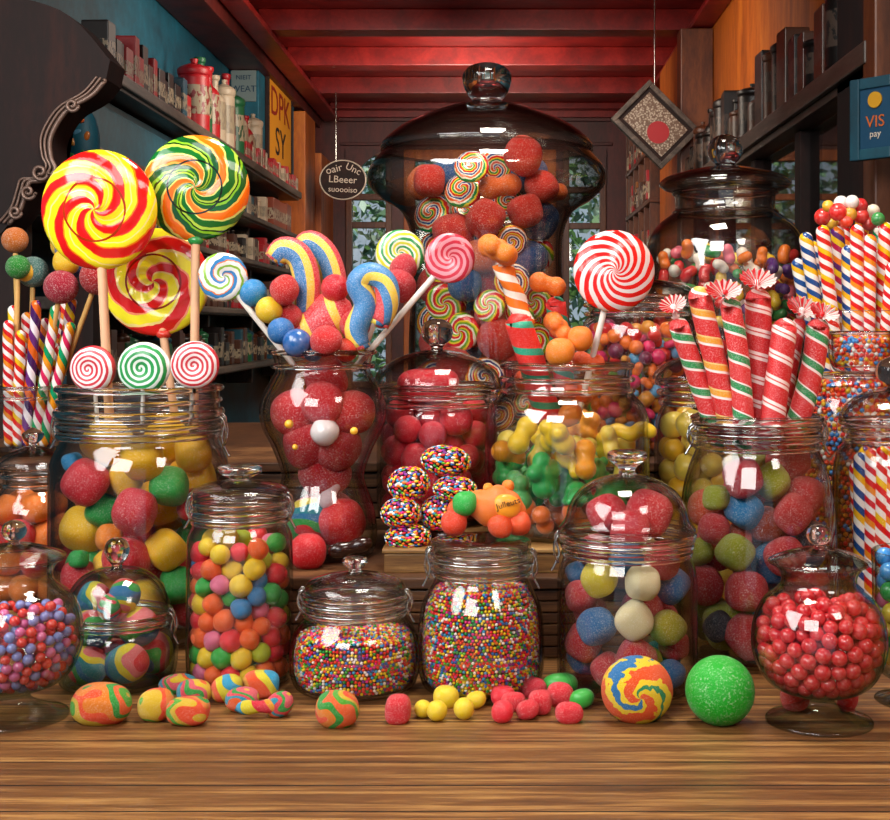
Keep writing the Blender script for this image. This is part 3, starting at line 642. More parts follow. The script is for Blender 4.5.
gum(N, 505, 468, 18, [('green', '#2fae58', 3), ('pale green', '#58b870', 1), ('orange', '#f09020', .7)], ['bear', 'tri', 'peanut'], 32, k=.98, where='in the middle layer of the wide open jar')
gum(N, 470, 432, 18, [('yellow', '#f8d428', 3), ('amber', '#f4a41c', 1.6), ('pale yellow', '#f4e060', 1)], ['worm', 'peanut', 'tri'], 33, k=1.02, where='in the top layer of the wide open jar')
# P giant apothecary jar
Pj = jar('apothecary_jar', 487, 2.5, RZ, [(70, 434), (77, 428), (79, 415), (78, 340), (76, 290), (75, 255), (77, 232), (86, 212), (104, 200), (116, 188), (119, 177), (116, 167), (108, 157), (102, 151)],
         'giant flared apothecary jar of swirl candies towering over the other jars', glass='glass_smoke', t=2.2,
         lid=[(106, 151), (106, 147), (101, 140), (86, 128), (64, 117), (40, 108), (22, 104)], knob=[(20, 106), (15, 101), (20, 94), (24, 84), (24, 74), (16, 66), (0, 62)], sm=7)
PR = [(r, z) for r, z in Pj.inner]; Pj.inner = [(min(r, 84*Pj.s), z) for r, z in PR]
fill(Pj, None, 156, 17.5, {'red sugared': ['soft0', 'drop1'], 'blue sugared': ['soft1', 'soft2'], 'orange sugared': ['soft2', 'peanut'], 'rainbow pinwheel': ['disc'], 'rainbow spiral': ['disc'], 'navy striped spiral': ['disc']}, 'sugar',
     [('red sugared', '#dc2c20', 3), ('blue sugared', '#245c9c', 2.6), ('orange sugared', '#ee7030', 1.2), ('rainbow pinwheel', '#ffffff', 1.6), ('rainbow spiral', '#ffffff', 2.4), ('navy striped spiral', '#ffffff', 2)],
     'wrapped_candy', 'candy', 'inside the giant apothecary jar', seed=17, jit=.15, front=25, core=42, k=1.0, inset=.2, dens=.72, mats={'rainbow pinwheel': 'spi_rain2', 'rainbow spiral': 'spi_rain', 'navy striped spiral': 'spi_blu'}, face=True)
Pj.inner = PR
# Q jelly bean jar
Q = jar('apothecary_jar', 725, 2.45, RZ, [(68, 435), (76, 428), (79, 410), (80, 320), (79, 262), (76, 240), (68, 226), (57, 217), (51, 212), (49, 205), (50, 193)],
        'big old glass jar of jelly beans with a ball knob lid', glass='glass_smoke', lidglass='glass_smoke', rings=[(51, 213, 2), (51, 193, 2)],
        lid=[(50, 191), (63, 187), (65, 183), (58, 177), (38, 171), (18, 167)], knob=[(15, 169), (9, 166), (14, 160), (17.5, 152), (15, 142), (8, 136), (0, 134)])
JB = [('red', '#d81c20', 4), ('orange', '#f07c1c', 3), ('yellow', '#f4cc20', 3), ('white', '#f0ece4', 3), ('green', '#1c9040', 2.4), ('purple', '#5c2c8c', 1), ('pink', '#e06880', 1)]
fill(Q, None, 243, 8.4, ['bean'], 'shell', JB, 'jelly_bean', 'jelly bean', 'in the big old ball knob jar', cat='jelly bean', seed=19, jit=.08, front=20, core=19, k=1.05, inset=.25)
# R, R2 middle right jars
Rj = jar('storage_jar', 640, 2.16, RZ, [(48, 451), (56, 446), (58, 430), (60, 370), (60, 340), (57, 325), (52, 316), (51, 306), (52, 300)],
         'jar of small multicolored gummies behind the red and white pinwheel lollipop', rings=[(54, 314, 2.4), (55, 305, 2.4), (56, 298, 2.6)], lid=[(57, 297), (57, 293), (48, 286), (28, 281), (10, 279)], knob=[(8, 281), (6, 276), (12, 270), (13, 264), (0, 258)])
fill(Rj, None, 322, 6.3, ['soft0', 'soft1', 'bean'], 'gummy', [('pink', '#e02c68', 3), ('orange', '#ee7420', 4), ('red', '#d02020', 3), ('sky blue', '#5ca8d8', 1.5), ('amber', '#d89030', 2.4), ('plum', '#782848', 1), ('green', '#48b040', 1)],
     'gummy_candy', 'small gummy', 'in the jar behind the pinwheel lollipop', seed=23, jit=.15, front=12, core=19)
R2 = jar('storage_jar', 703, 1.885, 0, [(40, 608), (46, 602), (49, 580), (49, 480), (48, 430), (44, 412), (39, 402), (38, 392), (40, 380)],
         'narrow jar of yellow jelly balls squeezed behind the peppermint stick jar', rings=[(42, 402, 3), (44, 392, 3), (46, 382, 3)], lid=[(50, 379), (49, 374), (40, 364), (22, 357), (10, 354)], knob=[(8, 356), (6, 351), (14, 343), (15, 334), (0, 326)])
fill(R2, None, 414, 12, ['ball', 'soft1'], 'gummy', [('golden yellow', '#e8b420', 3), ('pale yellow', '#ecd050', 1.5)], 'jelly_ball', 'jelly ball', 'in the narrow jar behind the peppermint jar', seed=24, jit=.1)
# T2, T1 sprinkles at the side; S tumbler with rock sticks; I jar with sticks
T2 = jar('storage_jar', 852, 1.885, 0, [(46, 607), (52, 602), (55, 585), (56, 480), (55, 420), (51, 398), (44, 386), (42, 380), (42, 376)], 'deep jar of orange, red and blue candy dots with a flat glass lid',
         lid=[(43, 375.5), (43, 373), (30, 372.5), (8, 372.5)])
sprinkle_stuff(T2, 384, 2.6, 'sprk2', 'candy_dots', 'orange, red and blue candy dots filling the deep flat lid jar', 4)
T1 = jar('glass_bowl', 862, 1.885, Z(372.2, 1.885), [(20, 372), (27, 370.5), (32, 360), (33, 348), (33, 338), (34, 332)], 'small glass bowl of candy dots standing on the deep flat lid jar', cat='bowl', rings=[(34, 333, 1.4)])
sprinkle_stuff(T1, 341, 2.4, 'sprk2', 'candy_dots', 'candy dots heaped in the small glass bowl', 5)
Sj = jar('glass_tumbler', 855, 2.2, RZ, [(48, 449), (52, 445), (54, 420), (56, 360), (58, 318), (58, 312)], 'tall glass tumbler holding a bundle of striped candy sticks', cat='glass')
Ij = jar('storage_jar', 894, 1.655, 0, [(52, 646), (58, 641), (60, 620), (60, 500), (59, 468), (55, 452), (47, 441), (46, 432), (47, 424)], 'tall jar of orange, white and blue striped candy sticks behind the red gumball jar',
         rings=[(48, 440, 2.4), (50, 430, 2.6), (52, 422, 3)], lid=[(54, 420), (53, 414), (44, 402), (28, 392), (10, 388)], knob=[(8, 390), (7, 385), (16, 378), (18, 369), (12, 360), (0, 355)])
# U, V at the side of K
U = jar('storage_jar', 33, 1.93, 0, [(36, 600), (43, 595), (45, 580), (45, 525), (42, 505), (34, 493), (29, 486), (29, 476), (31, 468)], 'knobbed jar of orange and red jelly balls beside the biggest wide mouth jar',
        rings=[(30, 484, 2), (31, 475, 2)], lid=[(36, 466), (35, 461), (26, 454), (14, 449), (7, 446)], knob=[(6, 448), (4, 444), (9, 439), (10, 433), (0, 427)])
fill(U, None, 506, 14, ['soft0', 'soft1'], 'sugar_fine', [('orange', '#ee7a1c', 3), ('red', '#d81c24', 2)], 'jelly_ball', 'jelly ball', 'in the knobbed jar beside the biggest jar', seed=25, jit=.1)
V = jar('storage_jar', 27, 2.12, RZ, [(32, 453), (37, 450), (38, 440), (38, 410), (38, 392), (37, 388)], 'open jar of colorful twisted candy sticks and sugar ball pops', rings=[(38, 387, 2), (37.5, 397, 1.6)])
# ------------------------------------------------------------------ lollipops
def lolly(cx, cy, Y, r, mesh, mat, to, smat, sr, label, group=None, tilt=(0, 0, 0), depth=1.0, name='lollipop', collar=None):
    c = P(cx, cy, Y); s = Y/F
    rt = root(name, c, label, 'lollipop', group)
    ob('candy_disc', ME[mesh], M[mat], rt, (0, 0, 0), (PI/2+tilt[0], tilt[1], tilt[2]), (r*s, r*s, r*s*depth))
    e = P(*to)-c; d = e.normalized()
    ob('stick', tube('stick', [d*r*s*.86, e], sr*s, 12), M[smat], rt)
    if collar: ob('candy_collar', ME['ball'], M['shell'], rt, d*r*s*.99, (0, 0, 0), (sr*s*1.8, sr*s*1.5, sr*s*1.2), collar)
    return rt
lolly(99, 210, 1.70, 60, 'disc5', 'lol_yr', (110, 432, 1.71), 'tan', 4.6, 'giant red and yellow swirl lollipop, the one nearest the sugar ball pops', tilt=(.05, 0, -.1))
lolly(196, 188, 1.745, 53, 'disc4', 'lol_go', (194, 428, 1.74), 'tan', 4.4, 'giant green and orange swirl lollipop above the big wide mouth jar', collar='#109a40', tilt=(0, 0, .1))
lolly(156, 282, 1.80, 54, 'disc5', 'lol_ry', (176, 425, 1.78), 'tan', 4, 'yellow and red swirl lollipop peeking out behind two giant lollipops', collar='#e03018', tilt=(0, .3, 0))
lolly(93, 369, 1.655, 23.5, 'discfat', 'spi_red', (98, 425, 1.665), 'white_stick', 2, 'red and white spiral lollipop in the jar rim on the outer side', tilt=(0, 0, -.15))
lolly(144, 368, 1.65, 26, 'discfat', 'spi_grn', (142, 425, 1.66), 'white_stick', 2, 'green and white spiral lollipop resting in the rim of the big jar')
lolly(195, 365, 1.655, 24, 'discfat', 'spi_red', (190, 425, 1.67), 'white_stick', 2, 'red and white spiral lollipop in the jar rim, the one nearest the hourglass jar', tilt=(0, 1.2, .1))
lolly(223, 277, 1.73, 24.5, 'disc', 'lol_bw', (296, 368, 1.75), 'white_stick', 3, 'blue and white swirl lollipop leaning out of the hourglass jar', tilt=(0, 0, .3), depth=1.2)
lolly(400, 254, 1.79, 24.5, 'disc', 'lol_gy', (356, 372, 1.775), 'white_stick', 2.6, 'green and yellow swirl lollipop standing behind the striped candy canes', tilt=(0, .5, 0), depth=1.2)
lolly(450, 258, 1.73, 25, 'disc', 'lol_pk', (352, 371, 1.74), 'white_stick', 3.2, 'pink swirl lollipop leaning out of the hourglass jar toward the giant jar', tilt=(0, 0, .1))
lolly(614, 271, 1.72, 41, 'disc13', 'lol_rw', (576, 424, 1.75), 'white_stick', 3.2, 'large red and white pinwheel lollipop standing in the wide open jar', tilt=(0, .3, .05))

# sugar ball pops over the tumbler of twisted sticks
def pop(cx, cy, Y, r, hx, to, label, extra=None, mat='sugar_heavy', pr=1.0):
    c = P(cx, cy, Y); s = Y/F; rt = root('sugar_ball_pop', c, label, 'lollipop', 'sugar ball pops beside the giant lollipops')
    ob('sugar_ball', ME['ball_hi'], M[mat], rt, (0, 0, 0), (cx, cy, 0), (r*s, r*s, r*s), hx)
    if to: e = P(*to)-c; ob('stick', tube('stick', [e.normalized()*r*s*.9, e], 2.6*s, 10), M['wood_stick'], rt)
    for k, (dx, dy, dY, rr, hh, mm, nm) in enumerate(extra or []):
        ob(nm, ME['soft0'], M[mm], rt, P(cx+dx, cy+dy, Y+dY)-c, (k, 0, k), rr*s, hh)
pop(15, 240, 2.13, 13, '#ec8438', (20, 400, 2.13), 'orange and white sugar ball pop above the green one')
pop(18, 267, 2.09, 12, '#38a040', (14, 410, 2.10), 'green sugar ball pop with a pale stick')
pop(33, 272, 2.12, 15.5, '#5c8880', (30, 415, 2.12), 'yellow and grey green sugar ball pop on an amber stick', [(-6, 0, -.014, 9, '#f0b828', 'sugar_fine', 'yellow_patch')])
pop(61, 287, 2.07, 17, '#cc3c50', (38, 415, 2.10), 'pinkish red sugar ball pop topped with stacked yellow and blue jellies',
    [(5, -26, .01, 12.5, '#eec040', 'sugar_fine', 'yellow_jelly'), (14, -20, .03, 10, '#2858b0', 'sugar_heavy', 'blue_jelly'), (5, -37, .03, 10, '#2858b0', 'sugar_heavy', 'blue_jelly'), (6, -43, .045, 14.5, '#e8b840', 'sugar_fine', 'yellow_jelly'), (13, -57, .06, 12, '#c82838', 'sugar_heavy', 'red_jelly')])
pop(98, 277, 2.07, 18, '#d01c24', (50, 410, 2.12), 'bright red sugar ball pop with a red cone on top', [(5, -20, .025, 12, '#c81c28', 'sugar_heavy', 'sugar_cone')])
# twisted sticks in V (bottoms rest inside the jar)
def rod(name, a, b, r, mat, label, group=None, ridges=3, amp=.09, twist=14, seg=24, cat='candy stick', n=16, bend=0.):
    pa, pb = P(*a), P(*b); s = (a[2]+b[2])/2/F; rt = Vector(pa)
    side = Vector((1, 0, 0))*bend*s
    pts = [(pb-pa)*(i/n)+side*math.sin(PI*i/n) for i in range(n+1)]
    return ob(name, tube(name, pts, r*s, seg, ridges, amp, twist), M[mat], None, rt, label=label, cat=cat, group=group)
rv = random.Random(12)
LV = {'st_a': 'yellow, red and white', 'st_b': 'blue and yellow', 'st_c': 'red and white', 'st_d': 'orange, purple and white', 'st_e': 'green, pink and white', 'st_f': 'dark purple', 'st_g': 'blue, yellow and white'}
VX = [12, 20, 27, 38, 48, 60, 70, 78, 76, 66, 15, 34, 50, 6]
for i, (tx, ty, m) in enumerate([(12, 305, 'st_g'), (20, 330, 'st_a'), (27, 312, 'st_c'), (38, 300, 'st_f'), (48, 318, 'st_d'), (60, 305, 'st_e'), (70, 300, 'st_c'), (78, 298, 'st_d'), (76, 322, 'st_e'), (66, 345, 'st_a'), (15, 345, 'st_e'), (34, 340, 'st_a'), (50, 345, 'st_c'), (6, 320, 'st_c')]):
    rk = sorted(a for a in VX).index(tx); rw = rk % 3; yy = 2.08+.035*rw; tx = 27+(tx-27)*.9; bx = 27+(rk/13-.5)*36; yy2 = 2.10+.02*rw
    rod('twisted_candy_stick', (bx, 447, yy2), (tx, ty, yy), 5.2, m, f'{LV[m]} twisted candy stick in the open jar under the sugar ball pops', 'twisted sticks under the sugar ball pops', twist=16)
# sticks in S
for i, (bx, tx, ty, m, yy) in enumerate([(828, 805, 232, 'st_b', 2.17), (838, 822, 225, 'st_a', 2.15), (846, 837, 226, 'st_d', 2.19), (851, 857, 224, 'st_c', 2.15), (860, 870, 234, 'st_c', 2.15), (868, 886, 222, 'st_a', 2.17), (876, 898, 232, 'st_g', 2.18),
                                         (832, 812, 240, 'st_b', 2.22), (843, 848, 245, 'st_b', 2.17), (855, 862, 215, 'st_a', 2.23), (866, 880, 226, 'st_e', 2.23), (849, 842, 212, 'st_c', 2.24), (838, 806, 262, 'st_g', 2.245), (870, 893, 262, 'st_c', 2.14), (820, 797, 258, 'st_b', 2.2)]):
    bx = 855+(bx-848)*.95
    rod('striped_candy_stick', (bx, 443, 2.2+(yy-2.19)*.5), (tx, ty, yy), 6.8, m, f'{LV[m]} striped candy stick in the tall glass tumbler', 'striped sticks in the tall tumbler', ridges=0, twist=0)
for i, (x, y, r, hx, l) in enumerate([(838, 212, 9, '#e42420', 'red'), (828, 206, 6, '#f0b020', 'yellow'), (841, 203, 7.5, '#f4efe8', 'white'), (852, 202, 7, '#f4f0ea', 'white'), (860, 206, 8, '#c81c20', 'red'), (823, 217, 9, '#dc2820', 'red'), (850, 214, 7, '#d09820', 'yellow'), (861, 216, 8, '#e03028', 'red'), (873, 211, 7, '#e8e0c8', 'white'), (846, 221, 7, '#e84020', 'red'), (869, 224, 7, '#b02018', 'red'), (832, 222, 7, '#f0c030', 'yellow'), (878, 219, 7, '#2c8c40', 'green')]):
    ob('gumball', ME['ball'], M['shell'], None, P(x, y, 2.2+.03*((i % 3)-1)), (i, i, 0), r*2.2/F, hx, f'{l} gumball heaped on top of the striped stick bundle', 'gumball', 'gumballs on top of the stick bundle')
# sticks in I
for i, (bx, tx, ty, m, yy) in enumerate([(846, 852, 452, 'st_b', 1.62), (858, 866, 448, 'st_c', 1.612), (869, 880, 446, 'st_a', 1.605), (880, 893, 450, 'st_c', 1.60), (893, 905, 447, 'st_d', 1.605), (852, 846, 462, 'st_c', 1.65), (905, 918, 450, 'st_g', 1.62), (865, 858, 446, 'st_d', 1.67), (880, 884, 444, 'st_c', 1.68), (900, 898, 448, 'st_b', 1.69)]):
    bx = 894+(bx-888)*.8; tx = 894+(tx-894)*.8; yy = 1.655+(yy-1.645)*.8
    rod('striped_candy_stick', (bx, 634, yy), (tx, ty, yy+.008), 7, m, f'{LV[m]} striped candy stick inside the tall jar behind the red gumballs', 'striped sticks inside the tall jar', ridges=0)
# peppermint sticks in J
g = G('wrapper_ruffle'); o_, x_, y_, z_ = oxyz(g)
g.bsdf(g.ramp(g.ma('FRACT', g.ma('MULTIPLY', g.ma('DIVIDE', g.ma('ARCTAN2', y_, x_), 2*PI), 16.)), weighted([(1, '#d81c24'), (.8, '#fdf2ee')])), .25, Coat_Weight=.5); M['wrap'] = g.m
def ruffle(name):
    bm = bmesh.new(); NS, NR = 96, 8; rings = []
    for i in range(NR+1):
        q = i/NR; rings.append([bm.verts.new(((.12+q*.88)*math.cos(2*PI*k/NS)*(1+.06*math.cos(16*2*PI*k/NS)), (.12+q*.88)*math.sin(2*PI*k/NS), .45*q**.7+.09*q*math.cos(16*2*PI*k/NS))) for k in range(NS)])
    for i in range(NR):
        for k in range(NS): bm.faces.new((rings[i][k], rings[i][(k+1) % NS], rings[i+1][(k+1) % NS], rings[i+1][k]))
    bmesh.ops.solidify(bm, geom=bm.faces[:], thickness=.05); return mk(bm, name)
ME['ruffle'] = ruffle('wrapper_end')
for a, b, r, m, l, wr, bd in [
    ((722, 448, 1.60), (676, 318, 1.585), 10, 'st_rgw', 'green, white and red peppermint stick leaning farthest toward the yellow jelly jar', (672, 303, 12), 0),
    ((736, 450, 1.585), (697, 286, 1.575), 11.5, 'st_ryw', 'peppermint stick with yellow and white stripes, second along the rim', None, 0),
    ((744, 452, 1.565), (729, 297, 1.57), 10.5, 'st_rgw', 'peppermint stick with green stripes under a white striped wrapper fan', (723, 289, 16), 4),
    ((757, 452, 1.60), (757, 288, 1.60), 13, 'st_rw', 'tallest thick red peppermint stick with white bands and a red wrapper bow', (757, 278, 16), 3),
    ((768, 452, 1.57), (786, 318, 1.575), 12.5, 'st_rw', 'shorter thick red peppermint stick with white bands and no wrapper', None, 0),
    ((776, 450, 1.63), (800, 318, 1.62), 7, 'st_rw', 'slender peppermint stick ending in a red and white wrapper fan', (803, 306, 15), 0),
    ((787, 448, 1.605), (819, 318, 1.60), 11.5, 'st_rgw', 'peppermint stick with green stripes curving out beside a red bow', (824, 311, 13), 6)]:
    s = a[2]/F; rt = root('peppermint_stick', P(*a), l, 'candy stick')
    pa, pb = P(*a), P(*b); n = 16
    pts = [(pb-pa)*(i/n)+Vector((bd*s*math.sin(PI*i/n), 0, 0)) for i in range(n+1)]
    ob('candy_rod', tube('candy_rod', pts, r*s, 24, 3, .02, 12), M[m], rt)
    if wr:
        x, y, rr = wr; w = P(x, y, b[2]-.006)-pa; d = (pb-pa).normalized()
        tp = pb-pa+Vector((0, 0, 0)); ob('wrapper_neck', tube('wrapper_neck', [tp-d*2*s, tp+d*2*s, w-d*rr*s*.1], [4.5*s, 2.4*s, 3*s], 12, 6, .15, 60), M['wrap'], rt)
        q = (d*.9+Vector((0, -.62, 0))).to_track_quat('Z', 'Y').to_euler()
        o = ob('wrapper_end', ME['ruffle'], M['wrap'], rt, w-d*rr*s*.45, tuple(q), rr*s*1.12)
# sticks and gummies standing in N
rod('twisted_candy_stick', (528, 330, 1.73), (500, 258, 1.72), 9.5, 'st_orw', 'orange and white twisted stick rising toward the giant jar', None, 2, .13, 22)
rod('twisted_candy_stick', (551, 425, 1.75), (516, 312, 1.72), 13.5, 'st_rt', 'fat red and teal twisted stick leaning in the wide open jar', None, 3, .05, 12)
rod('twisted_candy_stick', (566, 400, 1.78), (555, 296, 1.775), 10, 'st_rt', 'short red and teal twisted stick below a bean shaped orange gummy', None, 3, .05, 12)
for x, y, Y, r, me, rot, hx, l in [
    (498, 250, 1.70, 20, 'tri', (PI/2, .5, 0), '#f58a38', 'orange three lobed gummy on top of the orange and white twisted stick'),
    (547, 285, 1.755, 17, 'peanut', (0, .35, 0), '#f57c28', 'bean shaped orange gummy balanced on a short twisted stick'),
    (559, 328, 1.74, 17, 'tri', (PI/2, .9, 0), '#f28a50', 'peach colored lobed gummy above the rim of the wide open jar'),
    (580, 338, 1.71, 12, 'soft0', (0, 0, 0), '#f5842a', 'oval orange gummy beside the pinwheel lollipop stick'),
    (561, 352, 1.70, 14, 'soft1', (0, 0, 0), '#f09048', 'peach orange gummy resting low in the wide open jar mouth'),
    (588, 362, 1.74, 15, 'peanut', (0, .3, 0), '#ee5c20', 'red orange gummy in the mouth of the wide open jar'),
    (532, 385, 1.77, 18, 'peanut', (0, .6, 0), '#d84c20', 'dark orange gummy in the neck of the wide open jar'),
    (575, 392, 1.76, 18, 'tri', (PI/2, .3, 0), '#e05c20', 'lobed dark orange gummy in the neck of the wide open jar'),
    (570, 415, 1.74, 12, 'soft2', (0, 0, 0), '#f09030', 'small amber gummy hanging under the neck of the wide open jar')]:
    ob('gummy_candy', ME[me], M['gummy'] if y > 380 else M['sugar_fine'], None, P(x, y, Y), rot, r*Y/F, hx, l, 'gummy')
# things piled in L
def hook(px, Y, r, mat, label):
    c = P(*px[0], Y); pts = [P(a, b, Y)-c for a, b in px]
    n = len(pts); rs = [r*Y/F*(1 if 0 < i < n-1 else .8) for i in range(n)]
    ob('candy_cane_hook', tube('candy_cane_hook', pts, rs, 24, smooth_n=6), M[mat], None, c, label=label, cat='candy cane')
hook([(305, 322), (307, 285), (300, 258), (284, 250), (273, 262)], 1.755, 13.5, 'cane_long', 'striped blue, yellow and red hooked candy nearest the blue and white lollipop')
hook([(330, 322), (334, 285), (326, 256), (310, 243), (299, 252)], 1.80, 13, 'cane_long', 'tallest striped hooked candy standing behind the first one')
hook([(362, 352), (356, 330), (366, 305), (358, 284), (370, 274), (385, 283), (387, 304), (378, 328)], 1.715, 12, 'cane_blue', 'blue, yellow and red folded candy twist near the pink lollipop stick')
c = P(292, 345, 1.76)
ob('candy_roll', tube('candy_roll', [P(a, b, 1.76)-c for a, b in [(292, 345), (312, 332), (332, 315), (350, 302)]], [17*1.76/F, 23*1.76/F, 24*1.76/F, 18*1.76/F], 28, smooth_n=6), M['roll'], None, c, label='fat red jelly roll with yellow bands piled on the hourglass jar', cat='candy')
for x, y, Y, r, mat, hx, l in [
    (253, 293, 1.74, 14, 'sugar_fine', '#3c88c0', 'blue ball farthest out from the hourglass jar pile'), (269, 310, 1.72, 13.5, 'sugar_fine', '#ecc42c', 'yellow ball among the blue balls over the hourglass jar'),
    (281, 331, 1.705, 13.5, 'sugar_fine', '#2c70b0', 'upper of the two touching blue balls over the hourglass jar rim'), (297, 343, 1.69, 14.5, 'shell', '#1c5ca0', 'glossy dark blue ball at the hourglass jar rim'),
    (284, 290, 1.72, 14, 'sugar', '#d83030', 'red sugared ball under the first hooked candy'), (326, 340, 1.69, 14.5, 'sugar', '#dc3438', 'red sugared ball over the front rim of the hourglass jar'),
    (398, 285, 1.77, 16, 'sugar', '#d0303c', 'red sugared ball behind the blue folded twist'), (404, 268, 1.78, 13, 'sugar', '#d03040', 'red sugared ball just under the green and yellow lollipop'), (313, 352, 1.72, 10, 'sugar_fine', '#2c70b0', 'blue ball low in the hourglass jar mouth'),
    (346, 350, 1.71, 12, 'sugar_fine', '#e04030', 'red jelly low in the hourglass jar mouth'), (288, 318, 1.74, 13, 'sugar', '#cc2c30', 'red jelly between the yellow ball and the roll'), (335, 288, 1.74, 14, 'sugar_fine', '#d8303c', 'red jelly above the roll between hooked candies'),
    (355, 326, 1.735, 14, 'sugar', '#d83038', 'red jelly between the roll and the folded twist')]:
    ob('candy_ball', ME['soft0' if mat == 'sugar' else 'ball_hi'], M[mat], None, P(x, y, Y), (x, y, 0), r*Y/F, hx, l, 'candy')
for x, y, Y, r, me, hx, l, mat in [
    (326, 378, 1.75, 21, 'drop0', '#d01824', 'square red jelly in the neck of the hourglass jar', 'sugar'), (297, 413, 1.74, 24, 'soft0', '#d41824', 'big red sugared berry by the hourglass jar wall with a yellow spot', 'sugar'),
    (323, 404, 1.71, 22, 'soft1', '#d8202c', 'big red sugared berry above the white ball', 'sugar'), (352, 412, 1.73, 25, 'soft2', '#cc1c28', 'big red sugared berry against the hourglass wall nearest the red ball jar', 'sugar'),
    (304, 444, 1.73, 24, 'soft1', '#cc2030', 'big red sugared berry below the white ball on the crate edge side', 'sugar'), (345, 446, 1.72, 24, 'soft0', '#c01c28', 'dark red sugared berry just below the white ball', 'sugar'),
    (324, 434, 1.672, 14.5, 'soft0', '#f4eeee', 'smooth white ball in the middle of the hourglass jar', 'shell'), (324, 474, 1.75, 26, 'soft2', '#b81828', 'dark red jelly in the waist of the hourglass jar', 'sugar'),
    (330, 492, 1.735, 17, 'peanut', '#e0c8cc', 'pale frosted peanut shaped candy at the hourglass waist', 'sugar'), (307, 521, 1.735, 23, 'soft0', '#c83848', 'red striped jelly at the hourglass jar bottom', 'patch4'),
    (344, 524, 1.73, 24, 'drop1', '#cc1820', 'bright red jelly at the hourglass jar bottom', 'sugar_fine'), (328, 512, 1.79, 24, 'drop2', '#a81c2c', 'dark red jelly deep in the hourglass jar bottom', 'sugar')]:
    rr = r*1.06*Y/F; z_ = max(Z(y, Y)-SH, L.bottom+rr); Rw = min(np.interp(z_+q*rr, [b for _, b in L.inner], [a for a, _ in L.inner])-rr*math.sqrt(1-q*q) for q in (-.9, -.5, 0, .5, .9))-.001
    v = Vector((X(x, Y)-L.loc.x, Y-L.loc.y)); Rw = max(Rw, .004); v = v*min(1, Rw/max(v.length, 1e-5))
    ob('berry_jelly' if mat == 'sugar' else 'candy', ME[me], M[mat], None, L.loc+Vector((v.x, v.y, z_)), (x, y, 1), (rr*.88,)*3, hx, l, 'candy')
for x, y, r in [(289, 424, 4.5), (354, 431, 4), (295, 447, 3)]:
    ob('yellow_candy', ME['ball'], M['shell'], None, P(x, y, 1.675), (0, 0, 0), r*1.68/F, '#f4b820', 'tiny yellow candy pressed between red berries in the hourglass jar', 'candy', 'tiny yellow candies in the hourglass jar')

# ------------------------------------------------------------------ sprinkle coated candies on the box
def dots_me(name, n, seed, flat=.72):
    rs = np.random.RandomState(seed); bm = bmesh.new(); bmesh.ops.create_icosphere(bm, subdivisions=1, radius=1); tv = np.array([v.co[:] for v in bm.verts]); tf = np.array([[v.index for v in f.verts] for f in bm.faces]); bm.free()
    V = []; Fc = []
    for i in range(n):
        z = 1-2*(i+.5)/n; a = i*2.399963; q = math.sqrt(1-z*z); nn = Vector((q*math.cos(a), q*math.sin(a), z))
        nn = (nn+Vector(rs.normal(size=3))*.05).normalized(); t = nn.orthogonal().normalized(); t.rotate(Quaternion(nn, rs.uniform(0, 6))); b = nn.cross(t)
        k = rs.uniform(.9, 1.2); L = np.array([t*.125*k, b*.085*k, nn*.08]); V.append(tv@L+np.array(nn)*.97); Fc.append(tf+i*len(tv))
    me = bpy.data.meshes.new(name); me.from_pydata(np.vstack(V).tolist(), [], np.vstack(Fc).tolist()); me.polygons.foreach_set('use_smooth', [True]*len(me.polygons)); me.update(); return me
ME['dots'] = dots_me('sprinkle_coat', 400, 3)
TL = ['topmost sprinkle coated candy of the pile on the wooden box', 'sprinkle coated candy on the second level of the pile nearest the hourglass jar', 'sprinkle coated candy just under the topmost, partly behind the gummy bear',
      'sprinkle coated candy on the third level of the pile nearest the hourglass jar', 'sprinkle coated candy behind the gummy bear in the middle of the pile', 'lowest sprinkle coated candy resting on the wooden box']
for i, (x, y, rx, ry, Y) in enumerate([(446, 461, 26, 16, 1.69), (409, 484, 22, 18, 1.675), (455, 489, 23, 13.5, 1.67), (401, 513, 21, 16, 1.66), (438, 513, 18, 18, 1.675), (408, 537, 24, 14, 1.66)]):
    s = Y/F; rt = root('sprinkled_candy', P(x, y, Y), TL[i], 'candy', rot=(0, [.1, -.1, .05, 0, .2, 0][i], 0))
    ob('chocolate_center', ME['ball'], M['choc'], rt, sc=(rx*s*.96, rx*s*.9, ry*s*.96))
    d = ob('sprinkle_coat', ME['dots'], M['sprk'], rt, sc=(rx*s*.95, rx*s*.9, ry*s*.96)); d['kind'] = 'stuff'
ob('sprinkled_candy', ME['ball'], M['choc'], None, P(445, 536, 1.69), sc=(.022, .022, .017), label='dark candy hidden behind the gummy bear at the bottom of the pile', cat='candy')
# gumdrop and dark chocolate on the crate
ob('gumdrop', ME['soft0'], M['sugar_fine'], None, Vector((X(308, 1.66), 1.66, SH+17*1.66/F)), (0, 0, 0), (17.5*1.66/F,)*3, '#dc1c28', 'single red sugared gumdrop on the crate below the hourglass jar', 'candy')
ch = ob('dark_chocolate', ME['peanut'], M['choc'], None, P(350, 548, 1.655), (0, -.15, .2), (20*1.66/F, 13*1.66/F, 13*1.66/F), None, 'dark glossy chocolate on the crate beside the red gumdrop', 'chocolate')
